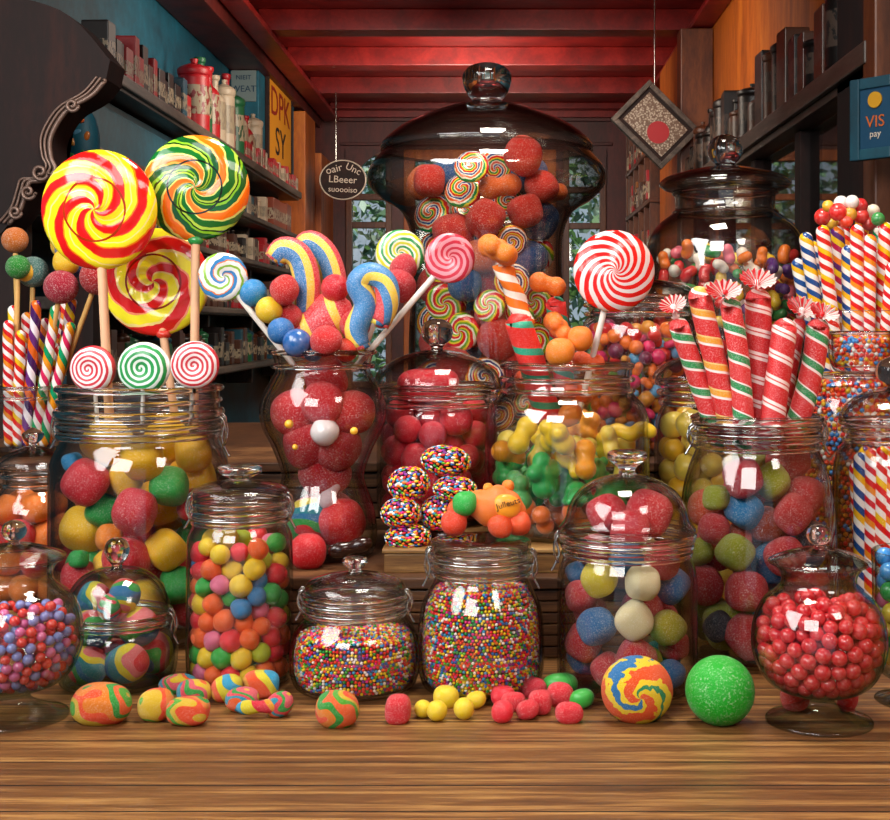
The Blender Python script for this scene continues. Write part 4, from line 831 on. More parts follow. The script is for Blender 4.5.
# gummy bear on E's lid
s = 1.47/F; zt = Ej.zl(538)
bc = P(492, 508, 1.47); gb = root('gummy_bear', bc, 'orange gummy bear with a green face lying on the sprinkle jar lid', 'gummy')
ME['gbody'] = blob('body', [(0, 0, 0, 20), (14, 0, 2, 17), (-12, 0, 4, 15), (22, 0, -4, 13), (6, -2, 12, 12)], 2.6)
ob('body', ME['gbody'], M['sugar_fine'], gb, (0, 0, 0), sc=s, color='#f07a2c')
for n_, x, z, y, r, h in [('face', -27, 6, -8, 12, '#2fae48'), ('paw', -38, -13, -6, 12.5, '#e84a30'), ('paw', -34, -4, 4, 11, '#f07050'), ('paw', 8, -16, -12, 12, '#ec5a34'), ('paw', 26, -14, -6, 12, '#ee5c34'), ('ear', 16, 21, 4, 6, '#f0862c'), ('ear', -4, 19, 2, 5, '#f0962c')]:
    p = ob(n_, ME['soft0'], M['sugar_fine'], gb, (x*s, y*s, z*s), (x, 0, 0), r*s, h)
    if n_ == 'face': p['label'] = 'round green face'
ob('belly_patch', ME['soft1'], M['gummy'], gb, (15*s, -11*s, 3*s), (0, .2, .2), (14*s, 8*s, 12*s), '#f8a020')
def text(s_, size, name, mat, parent, loc, rot, ext=.0006, sc=(1, 1, 1), align='CENTER'):
    cu = bpy.data.curves.new('t', 'FONT'); cu.body = s_; cu.size = size; cu.extrude = ext; cu.align_x = align; cu.align_y = 'CENTER'; cu.resolution_u = 3
    o = bpy.data.objects.new('t', cu); COL.objects.link(o); me = bpy.data.meshes.new_from_object(o.evaluated_get(bpy.context.evaluated_depsgraph_get())); bpy.data.objects.remove(o); me.name = name
    me.materials.clear(); return ob(name, me, mat, parent, loc, rot, sc)
M['ink'] = plain('dark_ink', '#1c0c08', .6)
text('Julleuts', 8.5*s, 'lettering', M['ink'], gb, (16*s, -19.6*s, 7*s), (PI/2, -.3, 0))

# ------------------------------------------------------------------ candies on the table
def tc(cx, cy, rx, ry, mesh, mat, hx, label, rot=(0, 0, 0), name='jelly_candy', cat='candy', d=None, group=None):
    Y = 533/(cy+ry*.8-325); s = Y/F; dd = (d or min(rx, ry))
    ob(name, ME[mesh], M[mat], None, Vector((X(cx, Y), Y, ry*s*.93)), rot, (rx*s, dd*s, ry*s), hx, label, cat, group)
tc(101, 706, 29, 20, 'soft0', 'patch1', '#ffffff', 'large oval green and orange patched jelly before the green tinted jar', (0, 0, .0), d=24)
for cx, cy, rx, ry, me, m, l in [
    (157, 707, 17, 16, 'soft1', 'patch1', 'pink and green round jelly beside the large oval jelly'), (188, 713, 22, 14, 'drop1', 'patch1', 'orange and green banded jelly closest to the table edge'),
    (178, 685, 18, 10, 'soft2', 'patch2', 'orange and green jelly at the foot of the tall slender jar'), (194, 693, 17, 12, 'soft0', 'patch2', 'pink and green jelly on the pile behind the banded one'),
    (212, 670, 15, 12, 'soft1', 'patch3', 'lime and teal jelly touching the bottom of the tall slender jar'), (227, 690, 15, 14, 'soft2', 'patch3', 'blue, pink and yellow jelly in the middle of the table pile'),
    (246, 674, 11, 8, 'soft0', 'patch2', 'dark pink jelly peeking over the table pile'), (261, 686, 18, 13, 'drop2', 'patch3', 'orange and yellow jelly at the top of the table pile'),
    (243, 701, 16, 12, 'soft1', 'patch2', 'pink jelly behind the three banded jelly'), (258, 709, 20, 12, 'peanut', 'patch3', 'blue, yellow and red banded jelly at the end of the pile'),
    (280, 706, 13, 13, 'soft2', 'patch2', 'pink and yellow jelly last in the pile toward the sprinkle jars'), (337, 711, 21, 18, 'soft0', 'patch1', 'pink, orange and green domed jelly in front of the small sprinkle jar')]:
    tc(cx, cy, rx, ry, me, m, '#ffffff', l)
YL, RL, GL = '#e8cc30', '#e42838', '#34a83c'
tc(398, 711, 12.5, 14, 'drop0', 'sugar', '#dc2c38', 'single red sugared drop in front of the small sprinkle jar', name='gumdrop')
for i, (cx, cy, rx, ry, me) in enumerate([(423, 710, 9, 9, 'ball'), (446, 698, 12.5, 11, 'soft0'), (437, 712, 10.5, 10.5, 'ball'), (466, 690, 10.5, 11, 'drop1'), (484, 692, 9, 8, 'soft1'), (476, 701, 10, 9, 'soft2'), (464, 710, 10.5, 11, 'ball')]):
    tc(cx, cy, rx, ry, me, 'sugar_fine', YL, ['small yellow ball at the outer end of the yellow candies', 'largest yellow jelly, rear of the pair by the small red drop', 'bright yellow ball in front of the largest yellow jelly', 'tall yellow jelly against the sprinkle jar', 'small yellow jelly nearest the red candies', 'yellow jelly in the middle of its cluster', 'yellow ball in front of its cluster, nearest the table edge'][i], name='yellow_jelly')
for i, (cx, cy, rx, ry, me, hx) in enumerate([(503, 697, 12, 10, 'soft0', RL), (513, 703, 12, 9, 'drop0', RL), (503, 713, 10.5, 11, 'soft1', RL), (533, 689, 13, 10, 'soft0', '#d83848'), (540, 704, 12, 12, 'drop1', RL), (528, 711, 11, 10, 'soft2', RL), (561, 686, 17, 11, 'soft1', GL), (560, 696, 13, 12, 'soft0', RL), (582, 700, 12, 10, 'soft2', GL), (569, 714, 13.5, 10.5, 'soft0', RL)]):
    tc(cx, cy, rx, ry, me, 'sugar_fine' if i in (0, 2) else 'gummy' if hx == GL else 'sugar', hx, ['red jelly nearest the yellow candies', 'red jelly between two others beside the yellow candies', 'red ball at the table edge next to the yellow candies', 'dull red jelly against the base of the sprinkle jar', 'squarish red jelly in the middle of the red row', 'red jelly in front of the squarish one', 'green oval jelly behind a red one', 'red jelly leaning on the green oval', 'small green oval jelly toward the swirl ball', 'frontmost red jelly below the small green oval'][i], name='red_jelly' if hx != GL else 'green_jelly')
tc(637, 694, 36, 31, 'ball_hi', 'swball', '#ffffff', 'big candy ball swirled blue, yellow and orange', rot=(PI/2, 0, 0), name='swirl_ball', cat='candy ball', d=34)
tc(720, 695, 34.5, 34.5, 'ball_hi', 'sugar_fine', '#2fa838', 'big plain green candy ball', name='candy_ball', cat='candy ball')
tc(796, 697, 14, 16, 'soft1', 'sugar', '#dc4438', 'red jelly seen behind the stem of the red gumball jar', name='gumdrop')
tc(848, 700, 10, 14, 'soft2', 'sugar', '#dc2c30', 'red jelly on the other side of the gumball jar stem', name='gumdrop')
# ------------------------------------------------------------------ the shop
FZ, CE = -.75, 2.19
WL, WR, YB, YF = -1.66, 1.16, 10.6, -2.2
def st(name, me, mat, **k): return ob(name, me, M[mat], kind='structure', **k)
st('floor', box('floor', (WL-.1, YF, FZ-.1), (WR+.1, YB+.1, FZ)), 'floorm')
st('ceiling', box('ceiling', (WL-.1, YF, CE), (WR+.1, YB+.1, CE+.1)), 'redwood')
st('wall_left', box('wall_left', (WL-.1, YF, FZ), (WL, YB, CE)), 'teal')
st('wall_right', box('wall_right', (WR, YF, FZ), (WR+.1, YB, CE)), 'orangewood')
# back wall with openings for door and windows
xs = [X(v, YB) for v in (346, 392, 404, 556, 563, 606)]; zt, zb_ = Z(150, YB), FZ
bm = bmesh.new(); wy0, wy1 = YB, YB+.12; z1 = Z(186, YB)
box_bm(bm, (WL-.1, wy0, FZ), (xs[0], wy1, CE)); box_bm(bm, (xs[5], wy0, FZ), (WR+.1, wy1, CE)); box_bm(bm, (xs[0], wy0, zt), (xs[5], wy1, CE))
box_bm(bm, (xs[1], wy0, FZ), (xs[2], wy1, zt)); box_bm(bm, (xs[3], wy0, FZ), (xs[4], wy1, zt)); box_bm(bm, (xs[0], wy0, FZ), (xs[1], wy1, -.1)); box_bm(bm, (xs[4], wy0, FZ), (xs[5], wy1, -.1))
st('wall_back', mk(bm, 'wall_back', False), 'darkred')
def window(name, a, b, z0, z1, cols, rows, mat='brownwood', fw=.05):
    r = root(name, ((a+b)/2, YB, z0), None, None, kind='structure'); w = (b-a)/2; h = z1-z0
    bm = bmesh.new()
    for lo, hi in [((-w, -.03, 0), (-w+fw, .08, h)), ((w-fw, -.03, 0), (w, .08, h)), ((-w+fw, -.03, 0), (w-fw, .08, fw)), ((-w+fw, -.03, h-fw), (w-fw, .08, h))]: box_bm(bm, lo, hi, .006)
    for i in range(1, cols): x = -w+fw+(2*w-2*fw)*i/cols; box_bm(bm, (x-.02, -.02, fw), (x+.02, .06, h-fw), .004)
    for z in rows: box_bm(bm, (-w+fw, -.02, z-z0-.025), (w-fw, .06, z-z0+.025), .004)
    ob('window_frame', mk(bm, 'window_frame', False), M[mat], r)
    ob('window_pane', box('window_pane', (-w+fw, .02, fw), (w-fw, .026, h-fw)), M['pane'], r); return r
window('window_1', xs[0], xs[1], -.1, zt, 1, [Z(197, YB), Z(225, YB)])
window('window_2', xs[4], xs[5], -.1, zt, 1, [Z(190, YB), Z(226, YB), Z(264, YB)])
window('door_1', xs[2], xs[3], FZ, zt, 3, [Z(197, YB), Z(226, YB), Z(290, YB)], 'orangewood', .09)
# arched head over window_1: red plaster corner pieces
for sx, nm in ((0, 'trim_1'), (1, 'trim_2')):
    bm = bmesh.new(); x0, x1 = (xs[0], xs[1]) if sx == 0 else (xs[4], xs[5]); w = x1-x0; hh = .28
    pr = []
    for i in range(13):
        t = i/12; xx = x0+w*t; zz = zt-hh+hh*(math.sin(t*PI/2) if sx == 0 else math.cos(t*PI/2)); pr.append((xx, zz))
    front = [bm.verts.new((x, YB-.04, z)) for x, z in pr]+[bm.verts.new((x, YB-.04, zt)) for x, z in pr]
    back = [bm.verts.new((v.co.x, YB-.002, v.co.z)) for v in front]
    for a in (front, back):
        for i in range(12): bm.faces.new((a[i], a[i+1], a[13+i+1], a[13+i])) if (a[i].co-a[13+i].co).length > 1e-6 or True else None
    for i in range(12): bm.faces.new((front[i], front[i+1], back[i+1], back[i]))
    st(nm, mk(bm, nm, False), 'darkred')
# beams / cornices
k = 3
def trim(lo, hi, mat, bev=.006):
    global k; st('trim_%d' % k, box('trim', lo, hi, bev), mat); k += 1
for y0, z_, m in [(YB-.10, CE-.10, 'redwood'), (YB-.22, CE-.05, 'redwood')]: trim((WL+.3, y0, z_), (WR-.02, YB-.002 if y0 > YB-.2 else YB-.102, CE-.001), m)
trim((X(337, YB), YB-.05, Z(122, YB)), (X(614, YB), YB-.003, Z(115, YB)), 'darkred')
trim((X(341, YB), YB-.04, Z(146, YB)), (X(612, YB), YB-.003, Z(143, YB)), 'darkred')
for i in range(5): yy = 9.4-i*1.0; trim((-1.36, yy-.09, CE-.12), (WR-.02, yy+.09, CE-.001), 'redwood')
for x0, x1 in ((-1.40, -1.28), (WR-.12, WR-.003)): trim((x0, 2.0, CE-.16), (x1, YB-.25, CE-.125), 'redwood')
# left: pilaster, red soffit, shelves
trim((-1.655, 9.35, FZ), (-1.40, 9.85, 1.95), 'orangewood'); trim((-1.655, 9.9, FZ), (-1.36, YB-.003, 1.72), 'orangewood')
trim((-1.655, 2., 1.97), (-1.42, YB-.3, CE-.003), 'darkred')
def wall_shelf(zf, y0, y1, th, label, x1=-1.40):
    c = (WL, (y0+y1)/2, zf); r = root('wall_shelf', c, label, 'shelf'); L = (y1-y0)/2
    ob('shelf_board', box('shelf_board', (.002, -L, -th), (x1-WL, L, 0), .004), M['shelfwood'], r)
    ob('shelf_molding', box('shelf_molding', (x1-WL+.0005, -L, -th*.8), (x1-WL+.02, L, -.004), .006), M['shelfwood'], r)
    for i in range(5):
        y = -L+.25+i*(2*L-.5)/4; ob('bracket', box('bracket', (.002, y-.02, -th-.1), (.16, y+.02, -th-.0005), .004), M['shelfwood'], r)
    return r
shz = [1.335, 1.03, .78, .50, .20]
for z_, y0, y1, lb in zip(shz, (3.3, 3.8, 3.9, 4.1, 4.1), (9.05, 9.25, 9.3, 9.3, 9.3), ('highest wall shelf with the thick molded front on the teal wall', 'second highest wall shelf along the teal wall', 'third wall shelf down along the teal wall', 'fourth wall shelf down, just above the lollipop jars', 'lowest wall shelf near the hourglass jar')):
    wall_shelf(z_, y0, y1, .06 if z_ > 1.3 else .04, lb)
# goods
def bottle_me(name, prof): return lathe(name, crom(prof, 3), 16)
ME['bottle'] = bottle_me('bottle', [(0, 0), (.30, .0), (.32, .05), (.32, .55), (.25, .68), (.12, .76), (.12, .92), (.15, .94), (.15, 1.0), (0, 1.0)])
ME['canister'] = bottle_me('canister', [(0, 0), (.36, 0), (.38, .03), (.38, .72), (.36, .76), (.40, .78), (.40, .86), (.2, .92), (.08, .94), (.1, 1.0), (0, 1.0)])
bm = bmesh.new(); box_bm(bm, (-.5, -.5, 0), (.5, .5, 1), .04); ME['packet'] = mk(bm, 'packet', False)
def goods_mat(name, a, b_):
    g = G(name); o = g.n('TexCoord').outputs['Object']; s_ = g.n('SeparateXYZ', {0: o}); rnd = g.n('ObjectInfo').outputs['Random']
    nz = g.n('TexNoise', {'Vector': o, 'Scale': 9.0, 'Detail': 3.0}, noise_dimensions='4D'); g.put(nz.inputs['W'], g.ma('MULTIPLY', rnd, 50.))
    band = g.ma('LESS_THAN', g.ma('ABSOLUTE', g.ma('SUBTRACT', s_.outputs[2], .42)), .2)
    c = g.mix(band, g.n('ObjectInfo').outputs['Color'], g.mix(g.ma('GREATER_THAN', nz.outputs[0], .52), rgba(a), g.mix(.5, g.ma('MULTIPLY', 1., 0.02), g.n('ObjectInfo').outputs['Color']))); g.bsdf(c, .4); return g.m
M['goods'] = goods_mat('labelled_goods', '#9c8c74', '#a8382c'); M['goods_dark'] = goods_mat('dark_goods', '#4a3c34', '#a8382c')
rg = random.Random(5)
def goods(xf, y0, y1, z, wmin, wmax, hmin, hmax, kinds, cols, what, where, group, gap=.01, side=-1, depth=.1, mat='goods', n=60, tilt=0):
    y = y0; i = 0
    while y < y1 and i < n:
        w = rg.uniform(wmin, wmax); h = rg.uniform(hmin, hmax); kd = rg.choice(kinds); cn, hx = rg.choice(cols)
        sc = (w*1.25, w*1.25, h) if kd != 'packet' else (depth, w, h)
        nm = {'bottle': 'bottle', 'canister': 'candy_canister', 'packet': 'packet'}[kd]
        ob(nm, ME[kd], M[mat], None, (xf+rg.uniform(-.01, .01), y+w/2, z+.0008), (0, 0, rg.uniform(-.06, .06)), sc, hx, f'{cn} {what if what else nm} {where}', {'bottle': 'bottle', 'canister': 'jar', 'packet': 'box'}[kd], group)
        y += w+gap; i += 1
RD, WH, GN, BN, TQ, KK = ('red', '#a81820'), ('pale', '#b8a48c'), ('green', '#1c5c38'), ('brown', '#4a2818'), ('blue green', '#184858'), ('dark', '#1c1412')
goods(-1.47, 4.7, 6.0, shz[0], .06, .10, .12, .20, ['packet'], [RD, RD, BN, KK, TQ], 'book or packet', 'on the highest shelf toward the arched cabinet', 'packets on the highest shelf')
goods(-1.47, 6.15, 7.15, shz[0], .12, .16, .30, .44, ['canister', 'bottle'], [RD, WH, RD, GN], 'tall container', 'on the highest shelf beside the hung notice', 'tall containers on the highest shelf')
goods(-1.47, 7.3, 7.75, shz[0], .11, .14, .26, .38, ['canister', 'bottle'], [RD, WH], 'tall container', 'on the highest shelf near the orange poster', 'containers near the orange poster')
goods(-1.43, 7.2, 9.0, shz[0], .05, .08, .07, .12, ['packet'], [RD, RD, WH], 'small packet', 'in the front row of the highest shelf end', 'small packets at the highest shelf end', depth=.05, n=24)
goods(-1.47, 6.3, 8.0, shz[1], .06, .11, .10, .17, ['packet', 'canister'], [BN, WH, RD, TQ], 'item', 'on the second highest shelf', 'goods on the second highest shelf')
goods(-1.45, 8.05, 8.8, shz[1], .22, .26, .17, .19, ['packet'], [('orange brown', '#7c3014'), ('rust', '#8c3c1c')], 'large wooden packet', 'at the end of the second highest shelf', 'large packets at the second shelf end')
goods(-1.47, 5.4, 9.1, shz[2], .05, .09, .11, .16, ['packet', 'bottle'], [BN, RD, WH, KK], 'item', 'on the third shelf down', 'goods on the third shelf')
goods(-1.47, 4.5, 9.1, shz[3], .05, .09, .12, .18, ['packet'], [BN, RD, BN, KK, WH], 'book', 'on the fourth shelf behind the lollipops', 'books on the fourth shelf')
goods(-1.47, 4.5, 9.1, shz[4], .06, .10, .12, .2, ['packet', 'canister'], [GN, BN, KK, TQ], 'item', 'on the lowest shelf', 'goods on the lowest shelf')
# notice, poster, oval sign, framed picture
def sign_board(name, c, w, h, mat, label, cat, rot, fr=None, t=.012):
    r = root(name, c, label, cat, rot=rot); ob('board', box('board', (-w/2, -t/2, -h/2), (w/2, t/2, h/2), .001), M[mat], r)
    if fr:
        bm = bmesh.new(); f = .035*max(h, .3)/.6+.01
        for lo, hi in [((-w/2-f, -t, -h/2-f), (-w/2, t, h/2+f)), ((w/2, -t, -h/2-f), (w/2+f, t, h/2+f)), ((-w/2, -t, h/2), (w/2, t, h/2+f)), ((-w/2, -t, -h/2-f), (w/2, t, -h/2))]: box_bm(bm, lo, hi, .003)
        ob('frame', mk(bm, 'frame', False), M[fr], r)
    return r
M['poster'] = plain('poster_yellow', '#d8901c', .6); M['poster_red'] = plain('poster_red_ink', '#8c1c10', .6); M['notice'] = plain('notice_grey', '#7c8c8c', .6); M['signblue'] = plain('sign_blue', '#0c3c58', .5); M['gold'] = plain('gold_paint', '#c08c20', .4); M['cream'] = plain('cream_paint', '#cdbfae', .5)
RL_ = (0, 0, PI/2)
pz = X(283, 8.3)
trim((-1.655, 7.95, shz[0]+.002), (-1.475, 9.3, 1.968), 'teal')
ps = sign_board('poster', (-1.462, 8.62, 1.72), .86, .52, 'poster', 'orange yellow framed poster with big dark red letters on the teal wall', 'poster', RL_, 'darkwood')
text('DPK', .26, 'lettering', M['poster_red'], ps, (0, -.008, .12), (PI/2, 0, 0), sc=(1.5, 1, 1)); text('SY', .26, 'lettering', M['darkwood'], ps, (0, -.008, -.12), (PI/2, 0, 0), sc=(1.5, 1, 1))
nt = sign_board('paper_sign', (-1.565, 7.94, 1.87), .15, .19, 'notice', 'grey printed notice high on the teal wall above the containers', 'notice', (0, 0, 0))
text('WEAT', .055, 'lettering', M['signblue'], nt, (0, -.0075, -.02), (PI/2, 0, 0)); text('NIEIT', .04, 'lettering', M['signblue'], nt, (0, -.0075, .05), (PI/2, 0, 0))
sc = P(343, 180, 9.2)
sg = root('hanging_sign', sc, 'oval dark brown hanging sign with pale hand lettering', 'sign')
bm = bmesh.new(); bmesh.ops.create_cone(bm, segments=64, radius1=.165, radius2=.165, depth=.03, cap_ends=True)
ob('board', mk(bm, 'board', False), M['darkwood'], sg, (0, 0, 0), (PI/2, .0, 0), (1, .85, 1))
ob('rim', mk(torus_bm(.162, .006, .012), 'rim'), M['cream'], sg, (0, -.008, 0), (PI/2, 0, 0), (1, .85, 1))
for s_, z_, sz, rr in [('oair', .075, .075, 0), ('Unc', .075, .07, 0), ('LBeeer', .0, .07, .05), ('suoooiso', -.07, .056, .05)]:
    text(s_, sz, 'lettering', M['cream'], sg, (-.062 if s_ == 'oair' else .075 if s_ == 'Unc' else 0, -.0165, z_), (PI/2, (-.25 if s_ == 'oair' else .45) if z_ > .05 else rr, 0))
ob('hanger', tube('hanger', [Vector((-.05, 0, .13)), Vector((-.05, 0, .4)), Vector((-.05, 0, CE-.13-sc.z))], .005, 8), M['steel'], sg)
# arch cabinet at far side, carved
def extrude_outline(name, px, Y, depth, mat, label, cat, edges=True, **kw):
    c = P(px[0][0], px[0][1], Y); pts = [tuple(a) for a in crom([(x, y) for x, y in px], 6)] if kw.get('smooth', True) else px
    bm = bmesh.new(); v0 = [bm.verts.new(P(x, y, Y)-c) for x, y in pts]; v1 = [bm.verts.new(v.co+Vector((0, depth, 0))) for v in v0]
    n = len(pts)
    f = bm.faces.new(v0); bm.faces.new(v1[::-1])
    for i in range(n): bm.faces.new((v0[i], v0[(i+1) % n], v1[(i+1) % n], v1[i]))
    bmesh.ops.triangulate(bm, faces=[f for f in bm.faces if len(f.verts) > 4]); bmesh.ops.recalc_face_normals(bm, faces=bm.faces)
    return c, mk(bm, name, False)
carv = [(106, 79), (92, 95), (70, 108), (58, 122), (50, 140), (51, 158), (55, 170), (44, 180), (30, 182), (26, 192), (20, 210), (8, 225), (-10, 240), (-60, 250), (-90, 170), (-80, 60), (-20, 0), (60, 10), (110, 60)]
c, me = extrude_outline('cabinet_hood', carv, 3.0, .12, 'darkwood', None, None)
cb = root('carved_cabinet', c, 'dark carved scrolled wood hood in front of the teal wall', 'cabinet')
ob('cabinet_hood', me, M['darkwood'], cb)
M['pale_edge'] = plain('worn_silver_edge', '#7c6458', .4, Metallic=.4)
for off, rr in ((0, .006), (5, .0035), (9, .003)):
    pts = [P(x+(-off), y-off*.3, 2.995)-c for x, y in crom(carv[:12], 6)]
    ob('carved_edge', tube('carved_edge', pts, rr, 8), M['pale_edge'], cb)
for (x, y, r_, t_) in [(72, 105, 7, 1.6), (40, 172, 9, 1.8), (28, 192, 8, 1.5), (15, 212, 7, 1.4)]:
    pts = [P(x+r_*(1-a/14)*math.cos(a*.75), y+r_*(1-a/14)*math.sin(a*.75), 2.985)-c for a in range(13)]
    ob('scroll_carving', tube('scroll_carving', pts, .0045, 8, smooth_n=3), M['pale_edge'], cb)
# post that carries the hood
ob('cabinet_post', box('cabinet_post', (P(-60, 200, 3.0).x-c.x, .0, FZ-c.z), (P(14, 200, 3.0).x-c.x, .12, P(0, 235, 3).z-c.z), .01), M['darkwood'], cb)
# teal framed wall panel under the highest shelf + dark recess
pn = root('wall_cabinet', (-1.655, 5.15, .9), 'teal wall cabinet with a recessed panel under the highest shelf', 'cabinet')
ob('cabinet_body', box('cabinet_body', (.0, -.85, 0), (.16, .85, .36), .004), M['tealdark'], pn)
ob('cabinet_door', box('cabinet_door', (.161, -.8, .03), (.175, .8, .33), .008), M['teal'], pn)
# painted vase on the hood side
vz = root('painted_vase', P(84, 168, 3.4), 'tall teal vase painted with orange flowers beside the carved hood', 'vase')
s = 3.4/F
ob('vase_body', lathe('vase_body', crom([(0, 0), (12*s, 0), (15*s, 10*s), (15*s, 34*s), (11*s, 50*s), (6*s, 58*s), (8*s, 64*s), (0, 64*s)], 4), 32), M['teal'], vz)
for i, (x, z, hx) in enumerate([(0, 46, '#d8601c'), (-7, 24, '#b87824'), (7, 30, '#b86820'), (-9, 10, '#2c6c34'), (3, 14, '#2c6c34'), (5, 4, '#6c3c1c'), (-2, 34, '#4c88a8')]):
    ob('painted_flower', ME['soft%d' % (i % 3)], M['gummy'], vz, (x*s, -13.2*s, z*s), (0, i, 0), (4.5*s, 2*s, 3*s), hx)
st_ = root('wall_bracket', P(84, 168, 3.4)-Vector((0, 0, .001)), 'small wooden pedestal column under the painted vase', 'stand'); zz_ = P(84, 168, 3.4).z
ob('pedestal_top', box('pedestal_top', (-.06, -.06, -.02), (.06, .06, 0), .003), M['darkwood'], st_); ob('pedestal_shaft', box('pedestal_shaft', (-.035, -.035, FZ-zz_+.002), (.035, .035, -.0205), .003), M['darkwood'], st_)
# right side: shelf line, cabinets, pilasters, dark post, blue sign
XR = 1.0
r = root('wall_shelf', (WR, 5.5, 1.19), 'long shelf with a pale molded edge above the right wall windows carrying dark bottles'.replace('right wall ', 'garden '), 'shelf')
ob('shelf_board', box('shelf_board', (XR-WR, -2.0, -.10), (-.002, 1.7, 0), .004), M['shelfwood'], r); ob('shelf_molding', box('shelf_molding', (XR-WR-.02, -2.0, -.075), (XR-WR-.0005, 1.7, -.012), .006), M['shelfwood'], r)
goods(1.06, 3.9, 7.0, 1.19, .10, .15, .16, .30, ['bottle', 'packet', 'canister'], [KK, BN, ('very dark', '#120c0a')], 'bottle or tin', 'on the long shelf above the garden windows', 'dark goods on the long shelf', depth=.09, gap=.015, mat='goods_dark')
trim((XR+.02, 7.25, FZ), (WR-.003, 8.3, CE-.17), 'orangewood'); trim((XR-.02, 7.05, FZ), (WR-.003, 7.2, CE-.17), 'brownwood')
trim((XR+.04, 10.0, FZ), (WR-.003, 10.45, 1.4), 'orangewood')
# side windows as frames with garden look
rw = root('window_3', (WR, 5.1, FZ), None, None, kind='structure')
bm = bmesh.new()
for y in (-1.35, -.55, .25, 1.05, 1.85): box_bm(bm, (-.12, y-.04, 0), (-.04, y+.04, 1.835), .004)
for z in (.45, 1.10): box_bm(bm, (-.11, -1.30, z), (-.05, 1.81, z+.05), .004)
ob('window_frame', mk(bm, 'window_frame', False), M['darkwood'], rw)
ob('window_pane', box('window_pane', (-.085, -1.30, 0), (-.080, 1.81, 1.835)), M['pane'], rw)
# carved cabinet with pigeonholes beyond
cab = root('display_cabinet', (WR, 9.1, FZ), 'reddish brown display cabinet of small pigeonholes by the back corner', 'cabinet')
ob('cabinet_body', box('cabinet_body', (-.12, -.75, 0), (-.004, .85, 2.6), .004), M['brownwood'], cab)
bm = bmesh.new()
for z in (.3, .7, 1.02, 1.3, 1.62, 1.95, 2.28): box_bm(bm, (-.20, -.75, z), (-.1205, .85, z+.03), .003)
for y in (-.73, -.4, -.05, .3, .65, .83): box_bm(bm, (-.195, y, 0), (-.1215, y+.03, 2.6), .003)
ob('cabinet_dividers', mk(bm, 'cabinet_dividers', False), M['brownwood'], cab)
for z in (1.05, 1.33, 1.65, 1.98, 2.31):
    for y0 in (8.41, 8.74, 9.09, 9.44): goods(.985, y0, y0+.22, FZ+z, .05, .08, .12, .2, ['bottle', 'packet'], [BN, WH, ('amber', '#9c5c28'), RD], 'item', 'in the pigeonholes of the display cabinet', 'goods in the pigeonhole cabinet', depth=.04, gap=.012, n=4)
# dark post and near panels
trim((1.0, 3.55, FZ), (WR-.003, 3.86, CE-.17), 'darkwood'); trim((.985, 3.42, FZ), (WR-.003, 3.53, CE-.17), 'brownwood')
trim((1.05, 2.0, FZ), (WR-.003, 3.38, CE-.17), 'darkwood')
bs = sign_board('wall_sign', tuple(P(877, 118, 3.25)), .09, .15, 'signblue', 'blue sign with a gold round emblem and orange letters on the dark panel', 'sign', (0, 0, -PI/2*.55), 'tealdark')
bm = bmesh.new(); bmesh.ops.create_cone(bm, segments=40, radius1=.02, radius2=.02, depth=.004, cap_ends=True); ob('emblem', mk(bm, 'emblem', False), M['gold'], bs, (.0, -.009, .045), (PI/2, 0, 0))
M['orange_ink'] = plain('orange_ink', '#c05c20', .5)
text('VIS', .042, 'lettering', M['orange_ink'], bs, (0, -.008, -.01), (PI/2, 0, 0)); text('pay', .024, 'lettering', M['cream'], bs, (0, -.008, -.04), (PI/2, 0, 0))
tp = root('wall_panel', (1.045, 2.9, .2), 'small ochre and teal panel set in the dark wall beside the blue sign', 'panel')
ob('teal_board', box('teal_board', (-.012, .15, .95), (0, .42, 1.35), .003), M['tealdark'], tp); ob('ochre_board', box('ochre_board', (-.014, .24, .55), (0, .42, .94), .003), M['gold'], tp)
# hanging tilted picture frame
fc = P(655, 125, 7.0)
fr = sign_board('tilted_frame', fc, .33, .24, 'darkwood', 'grey framed picture of red and white candies hanging at a steep tilt', 'picture', (0, .78, 0), 'shelfwood', t=.03)
M['dotpic'] = sprinkle_mat('candy_picture', ['#c8b8a0', '#a89078', '#d8ccb8', '#8c2028', '#b8a890'])
g = G('candy_print'); o_, x_, y_, z_ = oxyz(g); v_ = g.n('TexVoronoi', {'Vector': o_, 'Scale': 90.}); 
d_ = g.ma('SQRT', g.ma('ADD', g.ma('POWER', g.ma('SUBTRACT', x_, .04), 2.), g.ma('POWER', g.ma('ADD', z_, .02), 2.)))
g.bsdf(g.mix(g.ma('LESS_THAN', d_, .06), g.ramp(v_.outputs['Distance'], [(0, '#d8ccb8'), (.6, '#6c5444')], 'LINEAR'), rgba('#a81c24')), .4); M['print'] = g.m
ob('print', box('print', (-.145, -.002, -.1), (.145, .002, .1)), M['print'], fr, (0, -.019, 0))
fd = Vector((0, 0, 1))
ob('hanging_wire', tube('hanging_wire', [Vector((0, .0, .0)), Euler((0, -.78, 0)).to_matrix()@Vector((0, 0, CE-fc.z))], .004, 8), M['steel'], fr, (0, .02, 0))
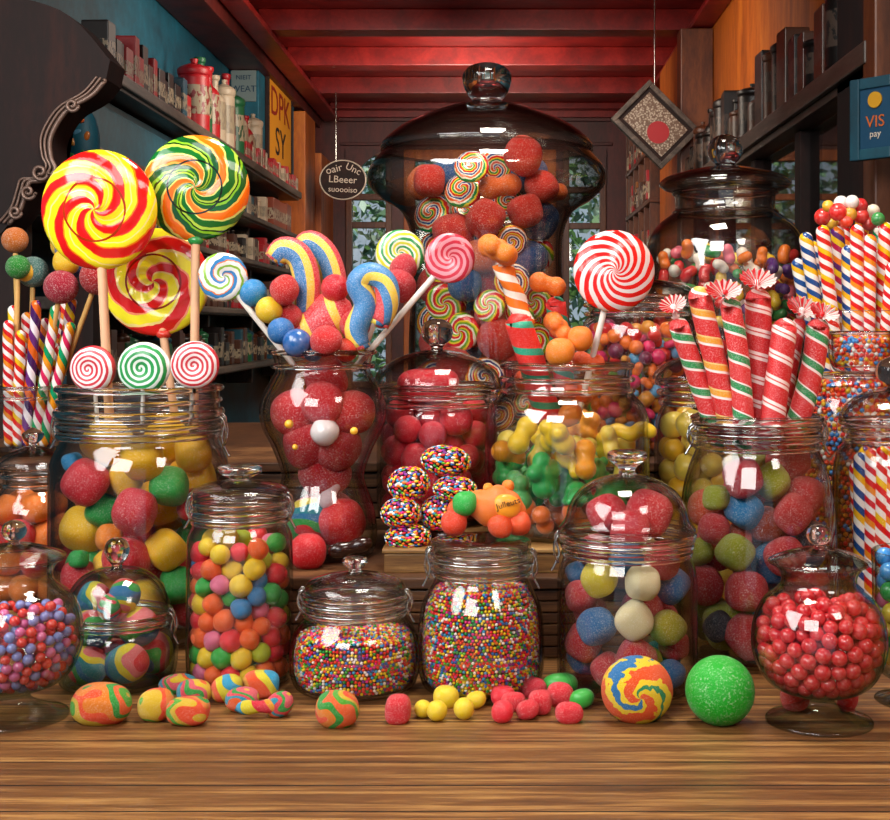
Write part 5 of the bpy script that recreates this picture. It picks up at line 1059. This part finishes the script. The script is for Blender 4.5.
# garden outside
def hedge(name, y0, y1, z0, z1, x0, x1, n, label, seed):
    rs = np.random.RandomState(seed); V = []; Fc = []
    for i in range(n):
        c = np.array([rs.uniform(x0, x1), rs.uniform(y0, y1), rs.uniform(z0, z1)]); a = rs.normal(size=3); a /= np.linalg.norm(a); b = np.cross(a, rs.normal(size=3)); b /= np.linalg.norm(b); s = rs.uniform(.04, .09)
        V += [c-a*s, c+b*s*.45, c+a*s, c-b*s*.45]; Fc.append((4*i, 4*i+1, 4*i+2, 4*i+3))
    me = bpy.data.meshes.new(name); me.from_pydata([tuple(v) for v in V], [], Fc); me.materials.append(M['leaf']); me.update()
    o = bpy.data.objects.new(name, me); COL.objects.link(o); tag(o, label, 'foliage', None, 'stuff')
hedge('hedge_foliage', 12.0, 13.0, FZ, 2.6, -2.2, 2.2, 9000, 'sunlit leafy greenery outside the back windows', 1)
st('ground', box('ground', (-8, YB+.3, FZ-.2), (8, 20, FZ-.1)), 'floorm')

# ------------------------------------------------------------------ light
def area(name, loc, to, size, e, col=(1, 1, 1), sy=None):
    l = bpy.data.lights.new(name, 'AREA'); l.energy = e; l.color = col; l.shape = 'RECTANGLE'; l.size = size; l.size_y = sy or size
    o = bpy.data.objects.new(name, l); COL.objects.link(o); o.location = loc; o.rotation_euler = (Vector(to)-Vector(loc)).to_track_quat('-Z', 'Y').to_euler(); return o
area('shop_window_light', (-1.5, .75, 1.35), (.0, 1.6, .15), 1.15, 42, (1, .98, .96), 1.2)
area('front_fill', (-.95, -1.0, 1.75), (.0, 1.6, .15), 1.3, 46, (1, .98, .95), 1.0)  # soft fill added up front to light the jar faces
area('side_fill', (1.0, .3, 1.5), (.1, 1.7, .2), .5, 10, (1, .95, .88))  # weak added fill from the right front, no fixture behind it
area('overhead_fill', (0.1, 1.75, 2.1), (0.1, 2.2, 0),   .5, 32, (1, .93, .82))  # added overhead fill, brightens the giant jar and its candies
area('left_wall_fill', (-.6, 6.2, 2.0), (-1.6, 6.6, 1.3), .4, 34, (1, .9, .75), 2.)  # added fill aimed at the teal wall and its shelves
area('back_wall_fill', (-.2, 7.6, 1.7), (-.2, 10.4, 1.6), .5, 24, (1, .85, .7))  # fill added to bring up the red back wall
area('right_wall_fill', (.3, 6.0, 2.0), (1.1, 6.8, 1.2), .4, 26, (1, .85, .7), 2.)  # added fill for the right wall, not a real fitting
sl = bpy.data.lights.new('sun', 'SUN'); sl.energy = 3.0; sl.angle = .02; so = bpy.data.objects.new('sun', sl); COL.objects.link(so); so.rotation_euler = (math.radians(28), 0, math.radians(-20))
w = bpy.data.worlds.new('world'); S.world = w; w.use_nodes = True; w.node_tree.nodes['Background'].inputs[0].default_value = (.62, .72, .85, 1); w.node_tree.nodes['Background'].inputs[1].default_value = .6
